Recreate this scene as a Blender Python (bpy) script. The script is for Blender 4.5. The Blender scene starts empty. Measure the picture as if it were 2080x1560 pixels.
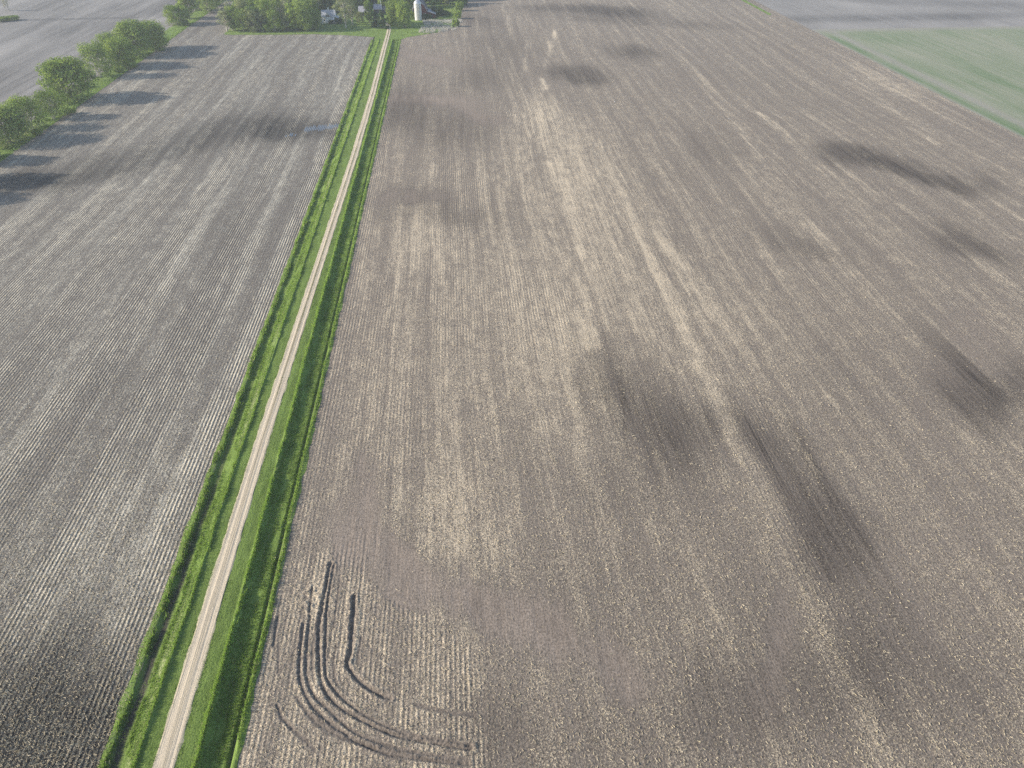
import bpy, math, random
import numpy as np
R = math.radians
C = bpy.context.scene.collection
sc = bpy.context.scene

# ---------------------------------------------------------------- camera, sky, sun, exposure
H = 100.0; F = 1443.0; PITCH = R(37.3); YAW = R(4.26)      # flying height, focal length in photo pixels (2080 wide)
cam = bpy.data.cameras.new('camera'); camo = bpy.data.objects.new('camera', cam); C.objects.link(camo)
camo.location = (0, 0, H); camo.rotation_euler = (R(90) - PITCH, 0, -YAW)
cam.sensor_width = 36.0; cam.lens = 36.0 * F / 2080.0; cam.clip_start = 0.5; cam.clip_end = 12000
sc.camera = camo
SUN_EL = 25.0; SUN_DIR = 2.0      # shadows point towards +X, turned 2 degrees to +Y
world = bpy.data.worlds.new("World"); sc.world = world; world.use_nodes = True
wt = world.node_tree
sky = wt.nodes.new('ShaderNodeTexSky'); sky.sky_type = 'NISHITA'; sky.sun_disc = False
sky.sun_elevation = R(SUN_EL); sky.sun_rotation = R(-90 - SUN_DIR); sky.altitude = 300; sky.dust_density = 1.5
wt.links.new(sky.outputs[0], wt.nodes['Background'].inputs[0]); wt.nodes['Background'].inputs[1].default_value = 0.15
sun = bpy.data.lights.new('sun', 'SUN'); suno = bpy.data.objects.new('sun', sun); C.objects.link(suno)
sun.energy = 4.2; sun.angle = R(0.6); sun.color = (1.0, 0.92, 0.80)
suno.rotation_euler = (0, -R(90 - SUN_EL), R(SUN_DIR)); suno.location = (-60, 0, 60)
sc.view_settings.view_transform = 'Standard'; sc.view_settings.look = 'None'
sc.view_settings.exposure = 0.74; sc.view_settings.gamma = 1.0
HAZE = 0.00020
sc.cycles.use_denoising = False

# ---------------------------------------------------------------- survey helpers: where a feature read off the photograph lies on the ground
def at(px, py, z=0.0):
    u = (px - 1040) / F; v = -(py - 780) / F
    y = math.cos(PITCH) + v * math.sin(PITCH); w = -math.sin(PITCH) + v * math.cos(PITCH)
    X = u * math.cos(YAW) + y * math.sin(YAW); Y = -u * math.sin(YAW) + y * math.cos(YAW)
    t = (z - H) / w
    return X * t, Y * t
def to_px(X, Y):
    xr = X * math.cos(YAW) - Y * math.sin(YAW); yr = X * math.sin(YAW) + Y * math.cos(YAW)
    d = yr * math.cos(PITCH) + H * math.sin(PITCH)
    d = np.maximum(d, 1.0)
    return 1040 + F * xr / d, 780 - F * (yr * math.sin(PITCH) - H * math.cos(PITCH)) / d

rng = np.random.default_rng(7)
random.seed(5)
_lat = rng.random((256, 256))
def vnoise(x, y, oct=3):
    out = np.zeros_like(x, dtype=float); amp = 1.0; tot = 0.0
    for o in range(oct):
        xi = np.floor(x).astype(int); yi = np.floor(y).astype(int)
        fx = x - xi; fy = y - yi; fx = fx * fx * (3 - 2 * fx); fy = fy * fy * (3 - 2 * fy)
        a = _lat[xi & 255, yi & 255]; b = _lat[(xi + 1) & 255, yi & 255]
        c = _lat[xi & 255, (yi + 1) & 255]; d = _lat[(xi + 1) & 255, (yi + 1) & 255]
        out += amp * ((a * (1 - fx) + b * fx) * (1 - fy) + (c * (1 - fx) + d * fx) * fy)
        tot += amp; amp *= 0.5; x = x * 2.03 + 17.3; y = y * 2.03 + 9.1
    return out / tot
def sstep(a, b, x):
    t = np.clip((x - a) / (b - a), 0, 1); return t * t * (3 - 2 * t)

# ---------------------------------------------------------------- object helpers
def tag(o, label=None, cat=None, group=None, kind=None):
    if label: o['label'] = label
    if cat: o['category'] = cat
    if group: o['group'] = group
    if kind: o['kind'] = kind
    return o
def link(name, me, mat=None, parent=None, loc=None):
    o = bpy.data.objects.new(name, me); C.objects.link(o)
    if mat is not None and not me.materials: me.materials.append(mat)
    if parent: o.parent = parent
    if loc: o.location = loc
    return o
def empty(name, loc, rz=0.0):
    o = bpy.data.objects.new(name, None); C.objects.link(o); o.location = loc; o.rotation_euler = (0, 0, rz); return o
def mesh_np(name, co, faces, n):
    """co (N,3); faces (M,n) index array"""
    me = bpy.data.meshes.new(name); co = np.asarray(co, dtype=np.float32); faces = np.asarray(faces, dtype=np.int32)
    me.vertices.add(len(co)); me.vertices.foreach_set('co', co.ravel())
    me.loops.add(faces.size); me.loops.foreach_set('vertex_index', faces.ravel())
    me.polygons.add(len(faces)); me.polygons.foreach_set('loop_start', np.arange(0, faces.size, n, dtype=np.int32))
    me.update(calc_edges=True); return me
def set_attr(me, name, cols):
    a = me.attributes.new(name, 'FLOAT_COLOR', 'POINT'); a.data.foreach_set('color', np.asarray(cols, dtype=np.float32).ravel())
def grid_faces(nx, ny, off=0):
    i, j = np.meshgrid(np.arange(nx - 1), np.arange(ny - 1), indexing='xy')
    a = (j * nx + i).ravel() + off
    return np.stack([a, a + 1, a + nx + 1, a + nx], 1)
class MB:
    """collects boxes, prisms and tubes into one mesh"""
    def __init__(s): s.v = []; s.f = []
    def poly(s, pts, faces):
        o = len(s.v); s.v += [tuple(p) for p in pts]; s.f += [[o + i for i in f] for f in faces]
    def box(s, x0, x1, y0, y1, z0, z1):
        s.poly([(x0,y0,z0),(x1,y0,z0),(x1,y1,z0),(x0,y1,z0),(x0,y0,z1),(x1,y0,z1),(x1,y1,z1),(x0,y1,z1)],
               [(0,3,2,1),(4,5,6,7),(0,1,5,4),(1,2,6,5),(2,3,7,6),(3,0,4,7)])
    def slab(s, p, t):
        """a flat quad p (4 corners, counter-clockwise seen from outside) thickened inward by t"""
        a = np.array(p, float); n = np.cross(a[1] - a[0], a[2] - a[0]); n /= np.linalg.norm(n); b = a - n * t
        k = len(a)
        s.poly(list(a) + list(b), [tuple(range(k)), tuple(reversed(range(k, 2 * k)))] + [(i, i + k, (i + 1) % k + k, (i + 1) % k) for i in range(k)])
    def prism(s, prof, y0, y1):
        """profile in xz extruded along y"""
        k = len(prof)
        s.poly([(x, y0, z) for x, z in prof] + [(x, y1, z) for x, z in prof],
               [tuple(range(k)), tuple(reversed(range(k, 2 * k)))] + [(i, i + k, (i + 1) % k + k, (i + 1) % k) for i in range(k)])
    def tube(s, pts, rad, n=7, cap=True):
        pts = [np.array(p, float) for p in pts]; rings = []
        for i, p in enumerate(pts):
            d = pts[min(i + 1, len(pts) - 1)] - pts[max(i - 1, 0)]; d /= (np.linalg.norm(d) + 1e-9)
            a = np.cross(d, (0.13, 0.97, 0.2)); a /= (np.linalg.norm(a) + 1e-9); b = np.cross(d, a)
            r = rad[i] if hasattr(rad, '__len__') else rad
            rings.append([p + (a * math.cos(t) + b * math.sin(t)) * r for t in [2 * math.pi * k / n for k in range(n)]])
        o = len(s.v)
        for rg in rings: s.v += [tuple(q) for q in rg]
        for i in range(len(rings) - 1):
            for k in range(n):
                s.f.append([o + i * n + k, o + i * n + (k + 1) % n, o + (i + 1) * n + (k + 1) % n, o + (i + 1) * n + k])
        if cap: s.f.append([o + (len(rings) - 1) * n + k for k in range(n)]); s.f.append([o + k for k in reversed(range(n))])
    def mesh(s, name):
        me = bpy.data.meshes.new(name); me.from_pydata(s.v, [], s.f); me.update(); return me
    def build(s, name, mat, parent=None, smooth=False):
        me = s.mesh(name); me.materials.append(mat)
        if smooth: me.polygons.foreach_set('use_smooth', [True] * len(me.polygons))
        return link(name, me, None, parent)

# ---------------------------------------------------------------- material helpers
class NT:
    def __init__(s, name):
        s.m = bpy.data.materials.new(name); s.m.use_nodes = True; s.t = s.m.node_tree; s.t.nodes.clear()
        s.out = s.t.nodes.new('ShaderNodeOutputMaterial')
        s.tc = s.t.nodes.new('ShaderNodeTexCoord').outputs['Object']
    def n(s, typ, **k):
        nd = s.t.nodes.new(typ)
        for a, b in k.items(): setattr(nd, a, b)
        return nd
    def put(s, sock, v):
        if hasattr(v, 'is_linked') or isinstance(v, bpy.types.NodeSocket): s.t.links.new(v, sock)
        else: sock.default_value = v
    def math(s, op, a, b=0.0, c=None, clamp=False):
        nd = s.n('ShaderNodeMath', operation=op, use_clamp=clamp); s.put(nd.inputs[0], a); s.put(nd.inputs[1], b)
        if c is not None: s.put(nd.inputs[2], c)
        return nd.outputs[0]
    def noise(s, scale=(1, 1, 1), rot=0.0, detail=2.0, rough=0.5, vec=None, off=(0, 0, 0), dist=0.0):
        mp = s.n('ShaderNodeMapping'); s.put(mp.inputs[0], s.tc if vec is None else vec)
        # rotate first, then stretch
        if rot:
            r = s.n('ShaderNodeMapping'); s.put(r.inputs[0], s.tc if vec is None else vec); r.inputs['Rotation'].default_value = (0, 0, rot)
            s.put(mp.inputs[0], r.outputs[0])
        mp.inputs['Scale'].default_value = scale; mp.inputs['Location'].default_value = off
        nz = s.n('ShaderNodeTexNoise'); s.put(nz.inputs['Vector'], mp.outputs[0])
        nz.inputs['Scale'].default_value = 1.0; nz.inputs['Detail'].default_value = detail; nz.inputs['Roughness'].default_value = rough
        nz.inputs['Distortion'].default_value = dist
        return nz.outputs['Fac']
    def ramp(s, v, a, b, lo=0.0, hi=1.0):
        nd = s.n('ShaderNodeMapRange', interpolation_type='SMOOTHSTEP'); s.put(nd.inputs['Value'], v)
        s.put(nd.inputs['From Min'], a); s.put(nd.inputs['From Max'], b); s.put(nd.inputs['To Min'], lo); s.put(nd.inputs['To Max'], hi)
        return nd.outputs[0]
    def mix(s, f, a, b):
        nd = s.n('ShaderNodeMix', data_type='RGBA'); s.put(nd.inputs[0], f)
        s.put(nd.inputs[6], a if not isinstance(a, tuple) else (*a, 1)); s.put(nd.inputs[7], b if not isinstance(b, tuple) else (*b, 1))
        return nd.outputs[2]
    def attr(s, name):
        a = s.n('ShaderNodeAttribute', attribute_name=name); sp = s.n('ShaderNodeSeparateColor'); s.t.links.new(a.outputs['Color'], sp.inputs[0])
        return sp.outputs[0], sp.outputs[1], sp.outputs[2], a.outputs['Alpha']
    def bump(s, h, dist=1.0, strength=1.0):
        b = s.n('ShaderNodeBump'); s.put(b.inputs['Height'], h); b.inputs['Distance'].default_value = dist; b.inputs['Strength'].default_value = strength
        return b.outputs[0]
    def bsdf(s, col, rough=0.95, spec=0.1, normal=None, metal=0.0):
        p = s.n('ShaderNodeBsdfPrincipled'); s.put(p.inputs['Base Color'], col if not isinstance(col, tuple) else (*col, 1))
        s.put(p.inputs['Roughness'], rough); p.inputs['Specular IOR Level'].default_value = spec; p.inputs['Metallic'].default_value = metal
        if normal is not None: s.put(p.inputs['Normal'], normal)
        s.t.links.new(p.outputs[0], s.out.inputs[0]); return p

def field_mat(name, dry, wet, straw, cover=0.5, stretch=0.012, row=0.0, spk=1.0, streak_amt=0.3, tint=None):
    """bare or stubble-covered soil: moisture (R), straw cover (G), row ridges (B) and smoothness (A) come with the field's own survey"""
    m = NT(name); moist, cov, rw, smooth = m.attr('field')
    sep = m.n('ShaderNodeSeparateXYZ'); m.put(sep.inputs[0], m.tc)
    warp = m.math('MULTIPLY', m.math('SUBTRACT', m.noise((.006, .006, 1), detail=1), .5), 14.0)
    wv = m.n('ShaderNodeCombineXYZ'); m.put(wv.inputs[0], m.math('ADD', sep.outputs[0], warp)); m.put(wv.inputs[1], sep.outputs[1])
    wv = wv.outputs[0]
    st1 = m.noise((.22, stretch * .5, 1), detail=3, rough=.6, vec=wv)          # passes of the implement, metres wide
    st2 = m.noise((1.3, stretch * 3, 1), detail=3, rough=.65, vec=wv, off=(7, 3, 0))
    big = m.noise((.02, .012, 1), detail=4, rough=.55)
    mid = m.noise((.35, .16, 1), detail=5, rough=.7)
    a = m.noise((8.0, 2.4, 1), rot=.6, detail=2, rough=.6)
    b = m.noise((2.4, 8.0, 1), rot=.25, detail=2, rough=.6, off=(5, 5, 0))
    c = m.noise((3.4, 2.6, 1), detail=4, rough=.75, off=(1, 8, 0))
    c2 = m.noise((1.5, .8, 1), detail=4, rough=.8, off=(4, 2, 0))
    sp = m.math('MAXIMUM', a, b)
    # rows
    wob = m.math('MULTIPLY', m.math('SUBTRACT', m.noise((.5, .22, 1), detail=2), .5), .11)
    ph = m.math('MULTIPLY', m.math('ADD', sep.outputs[0], wob), 2 * math.pi / .76)
    rowh = m.math('SINE', ph)
    rowk = m.math('MULTIPLY', m.math('MULTIPLY', rowh, rw), m.ramp(mid, .35, .62, .45, 1.3))
    th = m.math('MULTIPLY_ADD', m.math('SUBTRACT', st1, .5), -streak_amt, .60)
    th = m.math('MULTIPLY_ADD', m.math('SUBTRACT', st2, .5), -streak_amt * .8, th)
    th = m.math('MULTIPLY_ADD', m.math('SUBTRACT', cov, .5), -.22, th)
    th = m.math('MULTIPLY_ADD', m.math('SUBTRACT', mid, .5), -.30, th)
    th = m.math('MULTIPLY_ADD', m.math('SUBTRACT', c, .5), -.45, th)
    th = m.math('MULTIPLY_ADD', m.math('SUBTRACT', c2, .5), -.28, th)
    th = m.math('MULTIPLY_ADD', moist, .06, th)
    th = m.math('MULTIPLY_ADD', rowk, -.065, th)
    th = m.math('SUBTRACT', th, (cover - .5) * .3)
    mask = m.ramp(sp, m.math('SUBTRACT', th, .07), m.math('ADD', th, .07))
    mask = m.math('MULTIPLY', mask, m.math('MULTIPLY_ADD', smooth, -.6, 1.0), clamp=True)
    wetf = m.math('MULTIPLY_ADD', m.math('SUBTRACT', mid, .5), .5, m.math('MULTIPLY', moist, m.ramp(m.math('MULTIPLY_ADD', st2, .6, m.math('MULTIPLY', c2, .4)), .34, .64, .60, 1.35)))
    wetf = m.math('MULTIPLY_ADD', m.math('SUBTRACT', st2, .5), .35, wetf)
    wetf = m.math('MULTIPLY_ADD', m.math('SUBTRACT', big, .5), .55, wetf, clamp=True)
    soil = m.mix(wetf, m.mix(m.math('MULTIPLY', smooth, 1.6, clamp=True), dry, tuple(x * k_ for x, k_ in zip(dry, (1.26, 1.235, 1.225)))) if name == 'tilled_soil' else dry, wet)
    grit = m.math('ADD', m.math('MULTIPLY_ADD', m.math('SUBTRACT', c, .5), 3.0 * spk, 1.0), m.math('MULTIPLY', m.math('SUBTRACT', c2, .5), 1.1 * spk))
    hs = m.n('ShaderNodeHueSaturation'); m.put(hs.inputs['Color'], soil); m.put(hs.inputs['Value'], grit); soil = hs.outputs[0]
    strawc = m.mix(wetf, straw, tuple(x * .62 for x in straw))
    col = m.mix(mask, soil, strawc)
    clod = m.math('MULTIPLY', m.math('ADD', m.math('ADD', m.math('MULTIPLY', c, .16), m.math('MULTIPLY', c2, .16)), m.math('MULTIPLY', mask, .035)), spk)
    line = m.math('MULTIPLY', st2, .10)
    h = m.math('ADD', m.math('ADD', clod, line), m.math('MULTIPLY', rowk, .075))
    h = m.math('MULTIPLY', h, m.math('MULTIPLY_ADD', smooth, -.6, 1.0))
    m.bsdf(col, .95, .08, m.bump(h))
    return m.m

SOIL_DRY = (.190, .158, .128); SOIL_WET = (.052, .042, .036); STRAW = (.54, .445, .32)
M = {}
M['stubble'] = field_mat('stubble_soil', (.152, .134, .114), (.026, .024, .023), (.49, .445, .355), cover=.52)
M['tilled'] = field_mat('tilled_soil', SOIL_DRY, SOIL_WET, STRAW, cover=.48)
M['smooth'] = field_mat('smooth_soil', (.275, .258, .238), (.110, .104, .098), (.40, .38, .34), cover=.35, stretch=.006, spk=.4, streak_amt=.45)

def grass_mat(name, c1, c2, c3, scale=1.0):
    m = NT(name); a = m.noise((.5 * scale, .14 * scale, 1), detail=4, rough=.65); b = m.noise((4, 3, 1), detail=3, rough=.7); e = m.noise((.07, .02, 1), detail=3)
    moist, dryg, mud, mown = m.attr('verge')
    col = m.mix(m.ramp(m.math('ADD', m.math('MULTIPLY', a, .6), m.math('MULTIPLY', b, .4)), .35, .65), c1, c2)
    col = m.mix(m.math('MULTIPLY', m.ramp(m.math('ADD', e, m.math('MULTIPLY', dryg, .35)), .62, .85), m.ramp(b, .35, .6)), col, c3)
    col = m.mix(m.math('MULTIPLY', mud, m.ramp(b, .25, .5), clamp=True), col, (.055, .048, .042))
    col = m.mix(m.math('MULTIPLY', mown, .45), col, (.125, .175, .045))
    m.bsdf(col, .9, .1, m.bump(m.math('MULTIPLY', m.math('ADD', b, m.math('MULTIPLY', a, .6)), .22)))
    return m.m
M['verge'] = grass_mat('verge_turf', (.095, .140, .028), (.190, .275, .062), (.36, .35, .19))

def blade_mat(name, c1, c2, trans=.35):
    m = NT(name); tone, dry, z_, w_ = m.attr('tone')
    e = m.noise((.06, .03, 1), detail=2); col = m.mix(m.ramp(m.math('ADD', m.math('MULTIPLY', tone, .6), m.math('MULTIPLY', e, .4)), .25, .75), c1, c2)
    col = m.mix(dry, col, (.42, .38, .24))
    d = m.n('ShaderNodeBsdfDiffuse'); t = m.n('ShaderNodeBsdfTranslucent'); m.put(d.inputs[0], col); m.put(t.inputs[0], col)
    mx = m.n('ShaderNodeMixShader'); mx.inputs[0].default_value = trans
    m.t.links.new(d.outputs[0], mx.inputs[1]); m.t.links.new(t.outputs[0], mx.inputs[2]); m.t.links.new(mx.outputs[0], m.out.inputs[0])
    return m.m
M['blade'] = blade_mat('grass_blades', (.10, .165, .028), (.30, .43, .080))
M['residue'] = blade_mat('corn_residue', (.38, .32, .22), (.58, .50, .36), .1)
M['brush'] = blade_mat('dead_brush', (.34, .32, .28), (.60, .57, .50), .1)

def leaf_mat(name, c1, c2, c3):
    m = NT(name); tone, r1, r2, r3 = m.attr('tone'); oi = m.n('ShaderNodeObjectInfo')
    col = m.mix(m.ramp(tone, .1, .9), c1, c2); col = m.mix(m.math('MULTIPLY', oi.outputs['Random'], .7), col, c3)
    d = m.n('ShaderNodeBsdfDiffuse'); t = m.n('ShaderNodeBsdfTranslucent'); m.put(d.inputs[0], col); m.put(t.inputs[0], col)
    mx = m.n('ShaderNodeMixShader'); mx.inputs[0].default_value = .2
    m.t.links.new(d.outputs[0], mx.inputs[1]); m.t.links.new(t.outputs[0], mx.inputs[2]); m.t.links.new(mx.outputs[0], m.out.inputs[0])
    return m.m
M['leaf'] = leaf_mat('spring_leaves', (.115, .180, .028), (.31, .40, .070), (.23, .30, .08))
M['leaf_dark'] = leaf_mat('dark_leaves', (.05, .09, .028), (.10, .155, .045), (.08, .12, .04))
M['leaf_pale'] = leaf_mat('pale_leaves', (.19, .22, .08), (.32, .35, .14), (.26, .29, .13))
def plain(name, col, rough=.8, spec=.2, var=.25, scale=(1.5, 1.5, 1.5), metal=0.0):
    m = NT(name); a = m.noise(scale, detail=4, rough=.65)
    c = m.mix(m.ramp(a, .3, .7), tuple(x * (1 - var) for x in col), tuple(min(1, x * (1 + var * .5)) for x in col))
    m.bsdf(c, rough, spec, m.bump(m.math('MULTIPLY', a, .03)), metal); return m.m
M['bark'] = plain('grey_bark', (.20, .175, .145)); M['bark_pale'] = plain('pale_bark', (.42, .39, .32))
M['bark_dark'] = plain('dark_bark', (.09, .075, .06))
def siding(name, col, pitch=.15, var=.12, vertical=False):
    m = NT(name); sep = m.n('ShaderNodeSeparateXYZ'); m.put(sep.inputs[0], m.tc)
    k = m.math('ADD', sep.outputs[0], sep.outputs[1]) if vertical else sep.outputs[2]
    f = m.math('FRACT', m.math('DIVIDE', k, pitch)); a = m.noise((.8, .8, 2.5), detail=5, rough=.7)
    c = m.mix(m.ramp(a, .3, .7), tuple(x * (1 - var) for x in col), col)
    m.bsdf(c, .75, .2, m.bump(m.math('MULTIPLY', f, .02))); return m.m
M['white_siding'] = siding('white_siding', (.86, .86, .84)); M['red_boards'] = siding('red_boards', (.18, .045, .045), .25, .45, True)
M['roof_grey'] = siding('grey_shingles', (.42, .43, .45), .22, .3); M['roof_metal'] = siding('old_metal_roof', (.36, .35, .36), .6, .35, True)
M['roof_dark'] = siding('dark_shingles', (.13, .125, .135), .22, .35)
M['white'] = plain('white_trim', (.78, .78, .75), .6); M['concrete'] = plain('weathered_concrete', (.50, .47, .40), .85, .2, .3, (1, 1, .6))
M['stave'] = siding('silo_staves', (.66, .65, .60), .75, .2); M['steel'] = plain('galvanised_steel', (.55, .56, .57), .45, .5, .2, metal=.5)
M['glass'] = plain('dark_window_glass', (.03, .035, .045), .08, .5, .1); M['void'] = plain('dark_porch_wood', (.10, .095, .09))
M['brown_glass'] = plain('brown_screen', (.10, .06, .055), .4, .3, .3)

# ---------------------------------------------------------------- what the survey says about each field
def ell(px, py, e):
    cx, cy, rx, ry, rot, s = e; a = R(rot); dx = px - cx; dy = py - cy
    u = (dx * math.cos(a) + dy * math.sin(a)) / rx; v = (-dx * math.sin(a) + dy * math.cos(a)) / ry
    return s * np.exp(-np.power(u * u + v * v, 1.35))
WET_R = [(1290, 800, 130, 75, 25, .75), (1350, 890, 90, 80, 30, .6), (1620, 960, 150, 60, 50, .75), (1700, 1090, 90, 80, 60, .65), (1500, 880, 90, 40, 35, .35),
         (1175, 152, 60, 18, 3, 1.2), (1285, 106, 42, 14, 8, .65), (1240, 22, 90, 10, 5, 1.2), (1130, 17, 80, 7, 2, .6), (1290, 42, 220, 10, 4, .35),
         (1730, 315, 70, 22, 14, 1.1), (1840, 345, 110, 17, 16, 1.1), (1930, 372, 60, 12, 20, .5), (2010, 372, 50, 20, 10, .35), (1960, 490, 80, 22, 28, .7), (2035, 520, 60, 14, 30, .4),
         (1970, 800, 90, 60, 40, .6), (2050, 790, 50, 60, 30, .55), (1950, 740, 110, 25, 40, .4), (1640, 500, 110, 35, 15, .35),
         (895, 260, 110, 45, 5, .38), (890, 440, 120, 22, 2, .38), (830, 215, 45, 45, 0, .36), (850, 400, 90, 25, 5, .25), (960, 40, 60, 12, 10, .35), (1000, 100, 70, 45, 0, .25), (990, 165, 70, 30, 0, .3),
         (1010, 1490, 90, 90, 0, .35), (1480, 1440, 110, 110, 20, .25), (1760, 1300, 90, 140, 30, .25), (1460, 300, 80, 40, 20, .25), (1260, 1000, 200, 60, 10, .15), (1880, 8, 400, 14, 2, .3), (1750, 1400, 500, 90, 0, .12), (1230, 1200, 200, 120, 0, .15), (1750, 1330, 330, 230, 20, .22), (1300, 1500, 300, 90, 0, .2), (1560, 850, 300, 200, 20, .10)]
STRAW_R = [(920, 1050, 80, 110, 10, .24), (1000, 1120, 30, 60, 0, .3), (840, 480, 60, 80, -10, .3), (1260, 620, 260, 260, 10, .13), (1090, 500, 260, 260, 0, .15), (980, 760, 330, 260, 0, .13), (1130, 330, 120, 120, 0, .15), (1500, 700, 200, 200, 20, .1),
           (700, 1090, 40, 60, 0, -.6), (1080, 1260, 130, 45, 18, -.7), (880, 1180, 90, 40, 30, -.4), (760, 1100, 35, 120, -5, -.3), (1560, 1330, 30, 160, 12, -.4), (1900, 1180, 150, 200, 10, -.1), (870, 205, 110, 12, 3, -.8), (960, 230, 70, 12, 18, -.7), (870, 120, 80, 12, 12, -.5), (830, 405, 90, 14, 3, -.5),
           (1100, 240, 40, 50, 20, .3), (1800, 170, 120, 20, 15, .2), (1940, 750, 80, 130, 20, -.2)]
STREAKS = [([(1095, 180), (1103, 240), (1175, 320), (1290, 470), (1390, 650), (1440, 760), (1480, 880), (1550, 1060), (1640, 1220), (1720, 1380), (1800, 1560)], 1.9, .17),
           ([(1130, 60), (1108, 120), (1105, 180)], 2.0, .5), ([(1070, 90), (1062, 160)], 1.5, .35), ([(1115, 330), (1150, 450), (1190, 560), (1200, 700)], 2.2, .3), ([(1330, 470), (1440, 620), (1540, 780), (1660, 960)], 1.8, .3),
           ([(1410, 140), (1480, 230), (1600, 400), (1740, 560), (1880, 700)], 1.8, .2), ([(1540, 230), (1680, 320), (1900, 470), (2080, 600)], 2.2, .3), ([(1740, 170), (1850, 250), (1900, 290)], 3, .25), ([(1810, 180), (1860, 205), (2080, 320)], 1.5, .28),
           ([(735, 940), (748, 1060), (800, 1145), (900, 1200), (1020, 1240), (1150, 1290), (1290, 1390)], 2.6, -.75), ([(700, 1010), (715, 1110), (770, 1190), (880, 1245)], 1.0, -.4)]
RUTS_C5 = [([(655,400),(632,600),(628,800),(680,950),(740,1040),(900,1180),(1100,1300),(1400,1400),(1900,1450)], .17, .30),
           ([(705,340),(680,600),(680,780),(730,930),(850,1050),(1000,1190),(1200,1290),(1500,1370),(1900,1430)], .17, .20),
           ([(860,-60),(800,250),(770,450),(772,650),(785,830),(850,950),(950,1040),(1150,1150),(1400,1250),(1920,1340)], .20, .40),
           ([(885,-40),(835,250),(825,450),(818,700),(840,830),(950,960),(1100,1080),(1300,1180),(1500,1240),(1920,1310)], .15, .26),
           ([(1040,190),(1025,400),(1010,600),(985,700),(1040,790),(1130,870),(1230,930),(1310,960)], .22, .50),
           ([(455,1010),(500,1110),(570,1190)], .16, .20), ([(570,1190),(640,1260),(740,1350)], .14, .08), ([(1500,1010),(1700,1060),(1940,1085)], .16, .10),
           ([(465,340),(430,560)], .16, .24), ([(680,1080),(800,1180),(1000,1280),(1200,1330)], .16, .14), ([(720,130),(700,330)], .14, .14), ([(760,360),(725,600),(730,800),(780,900)], .12, .08), ([(900,560),(880,720),(910,860)], .12, .07), ([(600,950),(680,1060),(820,1160),(1060,1300),(1400,1430)], .14, .09), ([(1250,1330),(1500,1400),(1900,1470)], .14, .09), ([(470,560),(465,760)], .12, .08), ([(930,60),(885,420)], .12, .08), ([(1090,500),(1060,700)], .12, .08)]
def seg_dist(X, Y, pts):
    d = np.full(X.shape, 1e9)
    for (ax, ay), (bx, by) in zip(pts[:-1], pts[1:]):
        L = (bx - ax) ** 2 + (by - ay) ** 2; t = np.clip(((X - ax) * (bx - ax) + (Y - ay) * (by - ay)) / L, 0, 1)
        d = np.minimum(d, np.hypot(X - ax - t * (bx - ax), Y - ay - t * (by - ay)))
    return d
def smooth_line(pts, n=6):
    out = []; P = [pts[0]] + pts + [pts[-1]]
    for i in range(1, len(P) - 2):
        p0, p1, p2, p3 = [np.array(q, float) for q in P[i - 1:i + 3]]
        for k in range(n):
            t = k / n; out.append(tuple(.5 * ((2 * p1) + (-p0 + p2) * t + (2 * p0 - 5 * p1 + 4 * p2 - p3) * t * t + (-p0 + 3 * p1 - 3 * p2 + p3) * t ** 3)))
    out.append(pts[-1]); return out
DARKS = [([(1255, 640), (1262, 760), (1275, 930)], .5), ([(1165, 500), (1163, 700)], .5), ([(1375, 470), (1366, 820)], .5), ([(1560, 484), (1577, 517)], .6), ([(1870, 690), (2080, 840)], .7), ([(1120, 560), (1105, 720)], .5), ([(1470, 780), (1600, 1010), (1690, 1180)], .7), ([(1180, 740), (1190, 900)], .5), ([(1090, 70), (1105, 110)], .6), ([(1420, 1330), (1480, 1560)], .5), ([(1030, 330), (1040, 430)], .6), ([(1240, 560), (1255, 620)], .5)]
DARK_G = [(smooth_line([at(*p) for p in pts], 3), w) for pts, w in DARKS]
STREAK_G = [(smooth_line([at(*p) for p in pts], 4), w, s) for pts, w, s in STREAKS]
RUT_G = [(smooth_line([at(440 + x * .2692, 1160 + y * .2692) for x, y in pts], 5), w, d) for pts, w, d in RUTS_C5]

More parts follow.
